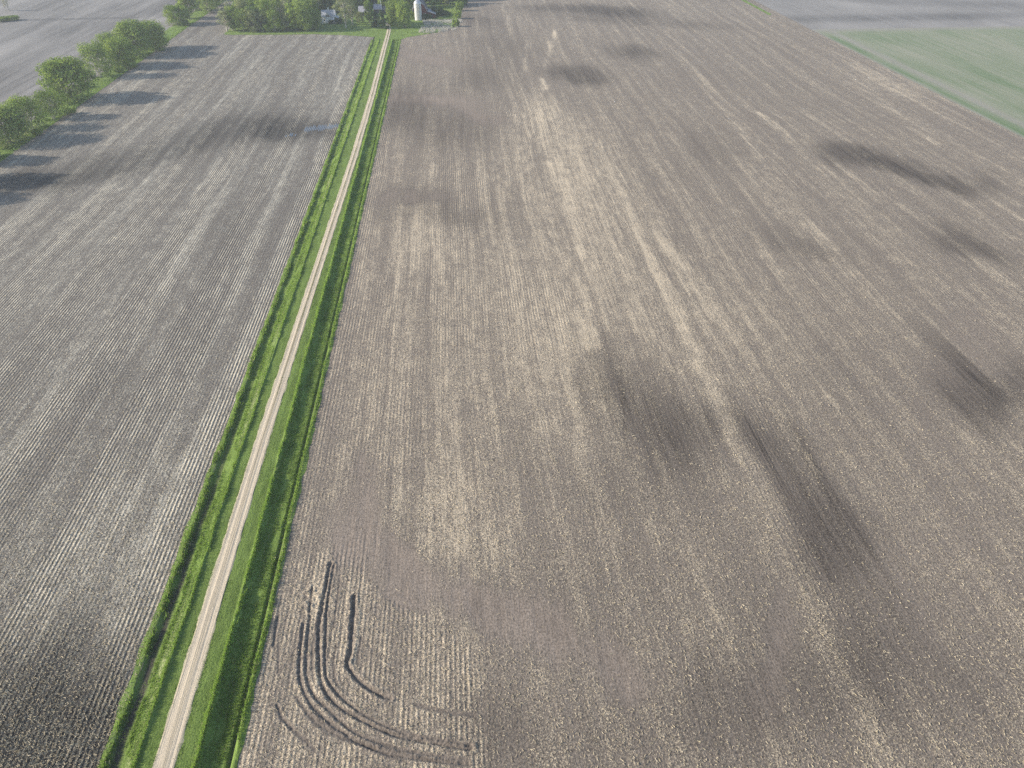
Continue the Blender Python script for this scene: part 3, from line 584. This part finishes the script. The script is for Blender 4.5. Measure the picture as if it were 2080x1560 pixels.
# ---------------------------------------------------------------- trees
def tree_meshes(tag_, seed, hgt, rad, base, leaves, size, blobs, leafmat, barkmat, shape='round', stems=1, fill=.68):
    r = np.random.default_rng(seed); mb = MB(); cs = []
    for i in range(blobs):
        t = (i + .5) / blobs; z = base + (hgt - base) * (t ** .8)
        rel = (z - base) / (hgt - base)
        if shape == 'round': env = math.sqrt(max(.05, 1 - (2 * rel - .85) ** 2 / 1.5))
        elif shape == 'cone': env = 1.02 - .88 * rel
        elif shape == 'tall': env = .55 + .45 * math.sin(math.pi * min(1, rel * 1.05))
        else: env = .75 + .25 * math.sin(3 * rel)
        a = i * 2.4 + r.random() * .8; d = rad * env * (.45 + .4 * r.random()) * (0.25 if (i == blobs - 1 and shape != 'bush') else 1)
        br = rad * (.30 + .16 * r.random()) * (1 if shape != 'cone' else .75 * (1.15 - rel * .8))
        z2 = min(z, hgt - br * .7)
        cs.append((np.array([math.cos(a) * d, math.sin(a) * d, z2]), br))
    lean = (r.random(2) - .5) * hgt * .06
    for s in range(stems):
        off = np.array([0, 0, 0]) if stems == 1 else np.array([math.cos(s * 2.3) * .6, math.sin(s * 2.3) * .6, 0])
        tip = np.array([lean[0], lean[1], hgt * .72]) + off * (1 if stems == 1 else 3.5)
        mb.tube([off, off * 1.2 + np.array([lean[0] * .2, lean[1] * .2, hgt * .2]), off + (tip - off) * .55, tip], [hgt * .026 / stems ** .4, hgt * .020 / stems ** .4, hgt * .013, hgt * .004], 7)
    for c, br in cs:
        z0 = max(base * .6, c[2] * .5); st = np.array([lean[0] * z0 / hgt, lean[1] * z0 / hgt, z0]); mid_ = (st + c) / 2 + np.array([0, 0, -.04 * hgt])
        mb.tube([st, mid_, c + (c - st) * .15], [hgt * .010, hgt * .007, hgt * .002], 5)
        for q in range(3):
            e = c + (r.random(3) - .5) * 2 * br * np.array([1, 1, .8]); mb.tube([(mid_ + c) / 2, e], [hgt * .004, hgt * .0012], 4)
    tm = mb.mesh(tag_ + '_trunk'); tm.materials.append(barkmat)
    wts = np.array([b ** 2 for _, b in cs]); wts /= wts.sum(); cnt = (wts * leaves).astype(int)
    cen = np.concatenate([np.repeat(c[None], k, 0) for (c, b), k in zip(cs, cnt)]); rr = np.concatenate([np.full(k, b) for (c, b), k in zip(cs, cnt)])
    tb = np.concatenate([np.full(k, r.random()) for k in cnt]); n = len(cen)
    d = r.standard_normal((n, 3)); d /= np.linalg.norm(d, axis=1)[:, None]
    # lumpy shell: sub-clusters of leaves
    q = r.standard_normal((26, 3)); q /= np.linalg.norm(q, axis=1)[:, None]
    pick = q[r.integers(0, 26, n)]; d = d * (1 - fill) + pick * fill; d /= np.linalg.norm(d, axis=1)[:, None]
    rad_ = rr * (1.08 - .55 * r.random(n) ** 1.6); p = cen + d * rad_[:, None] * np.array([1, 1, .82])
    p[:, 2] = np.maximum(p[:, 2], .25)
    nrm = d * 1.2 + r.standard_normal((n, 3)) * .45 + np.array([0, 0, .15]); nrm /= np.linalg.norm(nrm, axis=1)[:, None]
    u = np.cross(nrm, r.standard_normal((n, 3))); u /= np.linalg.norm(u, axis=1)[:, None]; v = np.cross(nrm, u)
    s = size * (.6 + .8 * r.random(n))[:, None]
    co = np.stack([p - u * s, p - v * s * .6 + u * s * .1, p + u * s, p + v * s * .6 - u * s * .1], 1).reshape(-1, 3)
    cm = mesh_np(tag_ + '_crown', co, np.arange(4 * n).reshape(-1, 4), 4); cm.materials.append(leafmat)
    tone = np.clip(.5 * tb + .5 * r.random(n), 0, 1); set_attr(cm, 'tone', np.repeat(np.stack([tone, tone, tone, tone], 1), 4, 0))
    return tm, cm
K = {}   # kind -> list of (trunk mesh, crown mesh, height, radius)
def kind(k, seeds, hgt, rad, base, leaves, size, blobs, lm, bm, shape, stems=1, fill=.68):
    K[k] = [(*tree_meshes('%s%d' % (k, i), s, hgt, rad, base, leaves, size, blobs, M[lm], M[bm], shape, stems, fill), hgt, rad) for i, s in enumerate(seeds)]
kind('broad', (1, 2, 3), 16, 9, 1.3, 12000, .33, 30, 'leaf', 'bark', 'round')
kind('tall', (4, 5, 6), 18, 5.5, 2.2, 8500, .30, 24, 'leaf', 'bark', 'tall')
kind('sparse', (7, 8, 18), 14, 7.5, 1.6, 6000, .28, 24, 'leaf', 'bark_pale', 'round', 3)
kind('thin', (9, 10), 20, 5.0, 5.0, 3200, .28, 18, 'leaf_pale', 'bark_pale', 'tall')
kind('dark', (11, 12), 15, 5.5, .8, 7000, .28, 24, 'leaf_dark', 'bark_dark', 'cone')
kind('pale', (13, 14), 12, 5.5, 1.2, 5000, .26, 18, 'leaf_pale', 'bark', 'round')
kind('bush', (15, 16), 4.5, 3.2, .2, 2600, .24, 12, 'leaf', 'bark', 'bush', 2)
kind('darkbush', (17,), 5, 3.4, .2, 2600, .24, 12, 'leaf_dark', 'bark_dark', 'bush', 2)
kind('bare', (19, 20), 15, 4.5, 4.0, 500, .2, 16, 'leaf_pale', 'bark_pale', 'tall', 2)
def tree(k, x, y, hgt, rad, label, group=None, name='tree', cat='tree', var=None, lean=(0, 0)):
    tm, cm, h0, r0 = K[k][(var if var is not None else random.randrange(99)) % len(K[k])]
    o = empty(name, (x, y, 0), random.uniform(0, 6.28)); o.rotation_euler = (lean[0], lean[1], o.rotation_euler[2]); tag(o, label, cat, group)
    for nm, me in (('trunk', tm), ('crown', cm)):
        c = link(nm, me, None, o); c.scale = (rad / r0, rad / r0, hgt / h0)
    return o
WB = 'trees in the long row between two fields'
tree('broad', -187.5, 313, 14.5, 10.5, 'dense round tree cut by the left edge, nearest in the row', WB, var=0)
tree('sparse', -186.5, 330, 13.5, 8.0, 'open airy tree with leaning stems beside the edge tree', WB, var=0)
tree('sparse', -183.5, 345, 12.5, 7.0, 'thin multi-stemmed tree just before the biggest round tree', WB, var=1)
tree('broad', -187, 374, 18.5, 12.0, 'biggest bright round tree standing by itself in the row', WB, var=1)
tree('sparse', -190, 418, 17.0, 8.5, 'loose-crowned tree with yellow-green leaves after the grass gap', WB, var=2)
tree('broad', -184, 437, 15.5, 8.0, 'mid-sized tree pressed against the loose-crowned one', WB, var=2)
tree('sparse', -192, 444, 17.0, 7.0, 'open crown rising behind the mid-sized row tree', WB, var=1)
tree('broad', -187, 465, 18.5, 10.5, 'broad tall tree near the far end of the middle cluster', WB, var=0)
tree('broad', -181.5, 482, 15.5, 9.0, 'dark rounded tree closing the middle cluster before a grass gap', WB, var=2)
tree('broad', -190, 556, 12, 8.0, 'squat tree first after the second grass gap', WB, var=1)
tree('tall', -188, 578, 18, 7, 'pointed bright tree behind the squat one', WB, var=0)
tree('sparse', -180, 600, 12, 7, 'thin dull tree far along the row', WB, var=0)
for i, (x, y, h, r) in enumerate([(-190, 612, 16, 8), (-184, 630, 15, 7.5), (-188, 650, 16, 8), (-183, 672, 15, 7.5), (-190, 692, 16, 8), (-184, 712, 15, 8)]):
    tree('broad' if i % 2 else 'tall', x, y, h, r, 'tree at the far upper end of the row, cut by the top edge', 'far end trees of the row')
for x, y, h, lab in [(-180.5, 322, 2.4, 'low dark bush on the grass below the edge tree'), (-178.5, 352, 3.0, 'small bush left of the biggest round tree'), (-190, 398, 2.6, 'low bush in the grass gap of the row'),
                     (-183.5, 428, 3, 'low bush under the loose-crowned tree'), (-184, 553, 3.5, 'pale scrubby bush under the squat far tree'), (-186, 296, 3, 'low bush at the left picture edge')]:
    tree('bush', x, y, h, h * .9, lab, 'bushes under the tree row', 'bush', 'bush')
for i, px in enumerate((4, 13, 22, 31)):
    X_, Y_ = at(px, 44 - i); tree('bush', X_, Y_, 3.0, 3.4, 'low green bush in the strip inside the far grey field', 'bushes in the far grey field', 'bush', 'bush')
for px, lab in ((13, 'pale bare sapling behind the far green strip'), (19, 'second bare sapling behind the far green strip, on its right')):
    X_, Y_ = at(px, 22); tree('bare', X_, Y_, 11, 2.5, lab, 'bare saplings', 'bare_tree')
for x, y, h, r, lab in [(-187, 268, 16, 9, 'tree whose broad shadow darkens the stubble at the left picture edge'), (-188, 289, 12, 7, 'smaller tree throwing the upper shadow at the left picture edge'), (-186, 250, 14, 7, 'tree throwing the lowest shadow at the left picture edge')]:
    tree('broad', x, y, h, r, lab, WB, var=1)
# woodlot left of the house
WL = 'trees of the woodlot left of the farmhouse'
front = [(462, 64, 'thin', 13, 5.5, 'feathery pale tree at the left corner of the woodlot'), (478, 62, 'tall', 15, 5.0, 'slim tree beside the feathery corner tree'), (495, 64, 'sparse', 14, 5.5, 'open tree with visible pale stems on the woodlot front'),
         (515, 65, 'pale', 13, 5.5, 'dull greyish tree on the woodlot front'), (532, 64, 'pale', 11, 4.6, 'greyish tree with a rounded top left of the small yellow-green one'), (543, 65, 'bush', 5, 3.0, 'small yellow-green round tree at the shady woodlot foot'),
         (560, 64, 'sparse', 13, 5.5, 'thin tree right of the small yellow-green one'), (584, 62, 'pale', 11, 4.8, 'pale blossoming tree on the woodlot front'), (601, 63, 'tall', 14, 4.6, 'narrow tree right of the pale blossoming one'),
         (622, 63, 'broad', 17, 6.8, 'large full tree at the right end of the woodlot front'), (642, 58, 'broad', 12, 4.6, 'dark rounded tree at the woodlot corner nearest the farmhouse')]
for px, py, k, h, r, lab in front:
    X_, Y_ = at(px, py); tree(k, X_, Y_, h, r, lab, WL)
taken = []
for row_ in range(9):
    y = 536 + row_ * 13
    for x in np.arange(-149 + (row_ % 2) * 4, -97, 8.2):
        xx = x + random.uniform(-2, 2); yy = y + random.uniform(-3, 3)
        k = random.choice(['tall', 'tall', 'sparse', 'broad', 'pale', 'bare', 'thin'])
        tree(k, xx, yy, random.uniform(14, 19), random.uniform(4.8, 6.8), 'tree standing deep inside the dense woodlot left of the farmhouse', 'inner trees of the woodlot')
# wood behind the buildings
for row_ in range(8):
    y = 592 + row_ * 15
    for x in np.arange(-92 + (row_ % 2) * 4, 8 + row_ * 1.0, 9.0):
        xx = x + random.uniform(-2.5, 2.5); yy = y + random.uniform(-3, 3)
        if row_ == 0 and (-72 < xx < -10): continue
        if row_ <= 1 and xx > -12: continue
        k = random.choice(['tall', 'tall', 'dark', 'broad', 'dark', 'pale'])
        tree(k, xx, yy, random.uniform(13, 18), random.uniform(4.8, 6.6), 'tree in the shady wood behind the farm buildings', 'trees behind the farm buildings')
YT = 'yard trees around the farm buildings'
def yard(px, py, k, h, r, lab, name='tree', cat='tree', var=0, lean=(0, 0)):
    X_, Y_ = at(px, py); return tree(k, X_, Y_, h, r, lab, YT, name, cat, var, lean)
yard(703, 57, 'thin', 21, 6.0, 'tall airy tree with pale trunk right of the white farmhouse', var=0)
yard(717, 51, 'thin', 17, 4.6, 'leaning pale tree behind the tall airy tree', var=1, lean=(0, .10))
yard(690, 48, 'darkbush', 4, 3, 'dark bush at the right side of the white farmhouse', 'bush', 'bush')
yard(672, 49, 'darkbush', 2.6, 1.5, 'dark shrub in front of the farmhouse porch', 'bush', 'bush')
yard(731, 46, 'pale', 7, 3.4, 'small pale fruit tree in front of the red shed', var=1)
yard(751, 47, 'tall', 14, 3.6, 'bright egg-shaped tree between the two grey roofs', var=1)
yard(764, 54, 'dark', 9, 4.6, 'dark bushy evergreen left of the lane end', var=0)
yard(777, 58, 'dark', 11.5, 4.6, 'dark pointed evergreen beside the lane end', 'pine_tree', 'tree', 1)
yard(803, 50, 'broad', 15, 5.8, 'dense olive-green round tree right of the lane end', var=2)
yard(822, 56, 'broad', 15.5, 5.6, 'dense round tree with shaded side, left of the silo', var=0)
yard(793, 47, 'bush', 5, 2.6, 'small yellow-green tree at the bend of the lane', var=1)
yard(840, 39, 'bush', 4.8, 2.5, 'green bush against the left side of the silo', 'bush', 'bush', 0)
yard(864, 40, 'darkbush', 3.6, 2.6, 'dark bush between silo and lean-to', 'bush', 'bush')
yard(870, 38, 'darkbush', 3.0, 2.2, 'low dark bush at the lean-to door', 'bush', 'bush')
yard(889, 33, 'darkbush', 6.5, 4.5, 'dark round bush right of the lean-to', 'bush', 'bush')
yard(903, 32, 'darkbush', 3.5, 4.2, 'low dark bush beside the round one behind the dead brush', 'bush', 'bush')
yard(838, 10, 'pale', 11, 4, 'pale tree rising behind the left side of the barn', var=0)
for i, (px, py, h, lab) in enumerate([(926, 54, 4.5, 'leafy bush at the field corner behind the grey brush'), (930, 38, 5, 'leafy bush on the field edge, third from the top'), (934, 22, 6, 'bushy tree on the field edge, second from the top'), (936, 12, 8, 'tallest bright bush on the field edge')]):
    yard(px, py, 'bush', h, h * .55, lab, 'bush', 'bush', i)

# ---------------------------------------------------------------- farmhouse
def px2m(px0, py, px1): return at(px1, py)[0] - at(px0, py)[0]
hx, hy = at(668.5, 47.2)
house = tag(empty('farmhouse', (hx, hy, 0)), 'white farmhouse with grey roof and a front gable', 'house')
W2, D, EV, RG = 4.5, 7.4, 4.6, 7.9
wm = MB(); wm.prism([(-W2, 0), (W2, 0), (W2, EV), (-W2, EV)], 0, D)
wm.poly([(-W2, 0, EV), (-W2, D, EV), (-W2, D / 2, RG - .12), (W2, 0, EV), (W2, D, EV), (W2, D / 2, RG - .12)], [(0, 2, 1), (3, 4, 5)])
gw, gx, ga = 2.05, -.15, 6.9                     # front gable: half width, centre, apex
wm.prism([(gx - gw, .3), (gx + gw, .3), (gx + gw, EV - .2), (gx, ga - .15), (gx - gw, EV - .2)], -.9, 1.8)
wm.build('wall', M['white_siding'], house)
rm = MB(); ov = .4; s = (RG - EV) / (D / 2); z0 = EV - ov * s
rm.slab([(-W2 - ov, -ov, z0), (W2 + ov, -ov, z0), (W2 + ov, D / 2, RG), (-W2 - ov, D / 2, RG)], .16)
rm.slab([(W2 + ov, D + ov, z0), (-W2 - ov, D + ov, z0), (-W2 - ov, D / 2 + .004, RG), (W2 + ov, D / 2 + .004, RG)], .16)
gs = (ga - EV + .2) / gw; gz = EV - .2 - ov * gs; yb = 3.4
rm.slab([(gx - gw - ov, -1.3, gz), (gx, -1.3, ga), (gx, yb, ga), (gx - gw - ov, yb - 2.4, gz)][::-1], .15)
rm.slab([(gx, -1.3, ga + .004), (gx + gw + ov, -1.3, gz), (gx + gw + ov, yb - 2.4, gz), (gx, yb, ga + .004)][::-1], .15)
roof = rm.build('roof', M['roof_grey'], house)
cm_ = MB(); cm_.box(-.3, .5, D / 2 - .3, D / 2 + .5, RG - .5, RG + 1.0); cm_.box(-.38, .58, D / 2 - .38, D / 2 + .58, RG + 1.0, RG + 1.15); cm_.build('chimney', M['white'], roof)
tm_ = MB()
for sgn in (-1, 1): tm_.slab([(gx, -1.33, ga + .02), (gx, -1.33, ga - .28), (gx + sgn * (gw + ov), -1.33, gz - .28), (gx + sgn * (gw + ov), -1.33, gz + .02)][::(1 if sgn < 0 else -1)], .05)
tm_.box(-W2 - ov, gx - gw - ov - .05, -ov - .06, -ov - .005, z0 - .18, z0 + .02); tm_.box(gx + gw + ov + .05, W2 + ov, -ov - .06, -ov - .005, z0 - .18, z0 + .02)
tm_.build('roof_trim', M['white'], house)
def window(par, x0, x1, z0, z1, y, n=1, glass='glass', name='window'):
    f = MB(); fr = .09
    f.box(x0 - fr, x1 + fr, y - .05, y, z1, z1 + fr); f.box(x0 - fr, x1 + fr, y - .08, y, z0 - fr, z0); f.box(x0 - fr, x0, y - .05, y, z0, z1); f.box(x1, x1 + fr, y - .05, y, z0, z1)
    for k in range(1, n): xm = x0 + (x1 - x0) * k / n; f.box(xm - .04, xm + .04, y - .05, y, z0, z1)
    w = f.build(name, M['white'], par); g_ = MB(); g_.box(x0, x1, y - .025, y + .01, z0, z1); g_.build('pane', M[glass], w)
window(house, gx - 1.25, gx + 1.2, 4.25, 5.25, -.9, 3, 'brown_glass')
window(house, -3.3, -2.45, 1.4, 2.7, 0); window(house, -3.55 + .9, -1.6, 1.4, 2.6, -.9) if False else None
# porch on the right of the front, wing beyond it
pm = MB(); pm.box(2.0, W2 + .3, -2.2, 0, .05, .25); pm.build('porch_floor', M['void'], house)
pr = MB(); pr.slab([(1.95, -2.4, 2.75), (W2 + .5, -2.4, 2.75), (W2 + .5, -.01, 3.2), (1.95, -.01, 3.2)], .14); pr.build('porch_roof', M['white'], house)
for x in (2.15, 3.5, W2 + .15): c_ = MB(); c_.box(x - .13, x + .13, -2.2, -1.94, .25, 2.66); c_.build('porch_post', M['white'], house)
dd = MB(); dd.box(2.6, 3.5, -.05, 0, .25, 2.3); d_ = dd.build('door', M['void'], house); kk = MB(); kk.box(3.32, 3.4, -.12, -.05, 1.15, 1.25); kk.build('handle', M['steel'], d_)
wg = MB(); wg.prism([(W2, 0), (W2 + 3.4, 0), (W2 + 3.4, 3.0), (W2, 3.0)], 1.6, 6.4); wg.build('wing_wall', M['white_siding'], house)
wr = MB(); wr.slab([(W2 + .42, 1.3, 3.05), (W2 + 3.8, 1.3, 3.05), (W2 + 3.8, 6.6, 4.0), (W2 + .42, 6.6, 4.0)], .14); wr.build('wing_roof', M['steel'], house)
lw = MB(); lw.prism([(-W2 - 1.9, 0), (-W2, 0), (-W2, 3.6), (-W2 - 1.9, 2.2)], .8, 5.6); lw.build('side_room', M['white_siding'], house)
lr = MB(); lr.slab([(-W2 - 2.2, .5, 2.1), (-W2 - .01, .5, 3.85), (-W2 - .01, 5.9, 3.85), (-W2 - 2.2, 5.9, 2.1)], .12); lr.build('side_roof', M['white'], house)

# ---------------------------------------------------------------- silo
sx, sy = at(850, 42.0); silo = tag(empty('silo', (sx, sy + 2.4, 0)), 'tall whitish concrete stave silo with domed cap, beside the red barn', 'silo')
def lathe(prof, n=40):
    v, f = [], []
    for r_, z_ in prof: v += [(r_ * math.cos(2 * math.pi * k / n), r_ * math.sin(2 * math.pi * k / n), z_) for k in range(n)]
    for i in range(len(prof) - 1):
        for k in range(n): f.append((i * n + k, i * n + (k + 1) % n, (i + 1) * n + (k + 1) % n, (i + 1) * n + k))
    return v, f
def lath(name, prof, mat, par, n=40):
    v, f = lathe(prof, n); me = bpy.data.meshes.new(name); me.from_pydata(v, [], f); me.update(); me.materials.append(mat); me.polygons.foreach_set('use_smooth', [True] * len(f)); return link(name, me, None, par)
SH = 10.6; SR = 2.5
lath('silo_wall', [(SR, 0), (SR, SH)], M['stave'], silo)
lath('dome', [(SR + .12, SH - .05), (SR + .12, SH + .1), (SR * .93, SH + .75), (SR * .72, SH + 1.4), (SR * .42, SH + 1.85), (.3, SH + 2.1), (.28, SH + 2.6), (0.01, SH + 2.7)], M['steel'], silo)
for k in range(13):
    z = .6 + k * .78; lath('hoop', [(SR + .005, z - .035), (SR + .035, z - .03), (SR + .035, z + .03), (SR + .005, z + .035)], M['steel'], silo)
ch = MB(); ch.box(.55, 1.25, -SR - .35, -SR + .35, .3, SH + .3); co_ = ch.build('chute', M['stave'], silo)
bl = MB()
for z in (8.0, 8.6, 6.9): bl.box(-.5, 1.9, -SR - .42, -SR - .36, z, z + .14)
bl.build('ladder_rung', M['steel'], silo)
pp = MB(); pp.tube([(-.9, -1.6, SH + .6), (-.9, -1.6, SH + 2.4), (-.6, -1.2, SH + 3.6)], .16, 8); pp.build('fill_pipe', M['white'], silo, True)

# ---------------------------------------------------------------- barn with lean-to
bx, by = at(853, 40.5); by += 5.2
barn = tag(empty('barn', (bx, by, 0)), 'big red gambrel-roofed barn with a lean-to, behind the silo', 'barn')
BW = 5.3; prof = [(-BW, 0), (BW, 0), (BW, 4.6), (BW * .62, 8.8), (0, 10.9), (-BW * .62, 8.8), (-BW, 4.6)]
bm_ = MB(); bm_.prism(prof, 0, 15); bm_.build('wall', M['red_boards'], barn)
br_ = MB(); rp = [(-BW - .45, 4.2), (-BW * .62 - .05, 8.98), (0, 11.12), (BW * .62 + .05, 8.98), (BW + .45, 4.2)]
for (xa, za), (xb, zb) in zip(rp[:-1], rp[1:]): br_.slab([(xa, -.5, za), (xa, 15.4, za), (xb, 15.4, zb), (xb, -.5, zb)][::-1], .17)
rf = br_.build('roof', M['roof_dark'], barn)
tr_ = MB()
for (xa, za), (xb, zb) in zip(rp[:-1], rp[1:]): tr_.slab([(xa, -.52, za - .3), (xb, -.52, zb - .3), (xb, -.52, zb + .01), (xa, -.52, za + .01)], .06)
tr_.build('bargeboard', M['white'], barn)
cu = MB(); cu.box(-.7, .7, 7, 8.4, 10.6, 12.0); cu.prism([(-.95, 12.0), (.95, 12.0), (0, 12.9)], 6.8, 8.6); cu.build('cupola', M['steel'], rf)
dm = MB(); dm.box(-4.2, -3.0, -.09, 0, .1, 2.6); dm.build('door', M['void'], barn)
window(barn, -4.3, -3.6, 4.3, 5.0, 0, 1); window(barn, 3.3, 4.1, 2.4, 3.2, 0, 1)
lm_ = MB(); lm_.prism([(BW, 0), (BW + 5.6, 0), (BW + 5.6, 2.9), (BW, 4.7)], .4, 11); lm_.build('lean_to_wall', M['red_boards'], barn)
lr2 = MB(); lr2.slab([(BW + .47, .0, 4.75), (BW + 6.0, .0, 2.95), (BW + 6.0, 11.3, 2.95), (BW + .47, 11.3, 4.75)], .14); lr2.build('lean_to_roof', M['roof_metal'], barn)
lt = MB(); lt.slab([(BW + .47, -.03, 4.45), (BW + 6.0, -.03, 2.65), (BW + 6.0, -.03, 2.97), (BW + .47, -.03, 4.77)], .05); lt.build('fascia', M['white'], barn)
ld = MB(); ld.box(BW + 2.7, BW + 4.0, .31, .4, .1, 2.3); ld.build('door', M['void'], barn)

# ---------------------------------------------------------------- sheds
def shed(px0, px1, py, depth, ev, rg, wall, roof, label, base=None, door=True, name='shed'):
    x0, y0 = at(px0, py); x1, _ = at(px1, py); w = x1 - x0
    t = tag(empty(name, (x0, y0, 0)), label, 'shed')
    a = MB(); a.prism([(0, 0), (w, 0), (w, ev), (0, ev)], 0, depth); a.poly([(0, 0, ev), (0, depth, ev), (0, depth / 2, rg - .1), (w, 0, ev), (w, depth, ev), (w, depth / 2, rg - .1)], [(0, 2, 1), (3, 4, 5)]); a.build('wall', wall, t)
    r_ = MB(); s = (rg - ev) / (depth / 2); o = .35
    r_.slab([(-o, -o, ev - o * s), (w + o, -o, ev - o * s), (w + o, depth / 2, rg), (-o, depth / 2, rg)], .12); r_.slab([(w + o, depth + o, ev - o * s), (-o, depth + o, ev - o * s), (-o, depth / 2 + .004, rg), (w + o, depth / 2 + .004, rg)], .12); rr_ = r_.build('roof', roof, t)
    c_ = MB(); c_.box(-o, w + o, depth / 2 - .12, depth / 2 + .12, rg - .02, rg + .07); c_.build('ridge_cap', M['steel'], rr_)
    if base: b_ = MB(); b_.box(-.06, w + .06, -.06, depth + .06, 0, base); b_.build('foundation', M['concrete'], t)
    if door:
        d_ = MB(); d_.box(w * .2, w * .2 + 2.4, -.08, 0, (base or 0) + .05, (base or 0) + 2.3); d_.build('door', M['void'], t)
        window(t, w * .62, w * .62 + .8, (base or 0) + 1.2, (base or 0) + 2.0, 0)
    return t, w, rr_
shed(729.5, 752, 33.5, 9.5, 3.1, 6.0, M['red_boards'], M['roof_metal'], 'red wooden shed with grey roof, left of the egg-shaped tree', .5)
t2, w2, r2 = shed(760, 774.5, 27.5, 9, 2.9, 5.4, M['red_boards'], M['roof_metal'], 'grey-roofed shed behind the dark evergreen, right of the egg-shaped tree', None)
vp = MB(); vp.tube([(1.0, 4.5, 5.2), (1.0, 4.5, 7.2)], .09, 6); vp.build('vent_pipe', M['white'], r2)
shed(777, 792, 27.5, 8, 2.3, 4.0, M['void'], M['roof_dark'], 'low dark-roofed shed behind the lane end', None)
X_, Y_ = at(774.8, 27.8); pl = tag(empty('light_pole', (X_ + .6, Y_ - 1, 0)), 'tall pale pole with a kinked top beside the grey shed roof', 'pole')
p_ = MB(); p_.tube([(0, 0, 0), (-.05, 0, 5), (-.35, 0, 8.3), (-1.0, 0, 10.2), (-.6, 0, 12.5), (-.6, 0, 15)], [.19, .17, .15, .14, .11, .08], 8); p_.build('pole', M['white'], pl, True)
l_ = MB(); l_.tube([(-1.25, 0, 9.9), (-.75, 0, 10.5)], [.28, .22], 10); l_.build('lamp_head', M['white'], pl, True)

# ---------------------------------------------------------------- air
hz = MB(); hz.box(-3600, 3600, -3600, 4600, -2.3, 103); ho = hz.build('haze', bpy.data.materials.new('haze_air')); tag(ho, None, None, None, 'stuff')
hm = ho.data.materials[0]; hm.use_nodes = True; ht_ = hm.node_tree; ht_.nodes.clear(); o_ = ht_.nodes.new('ShaderNodeOutputMaterial'); pv = ht_.nodes.new('ShaderNodeVolumePrincipled')
pv.inputs['Color'].default_value = (.86, .93, 1.0, 1); pv.inputs['Density'].default_value = HAZE; pv.inputs['Anisotropy'].default_value = .2
ht_.links.new(pv.outputs[0], o_.inputs['Volume'])
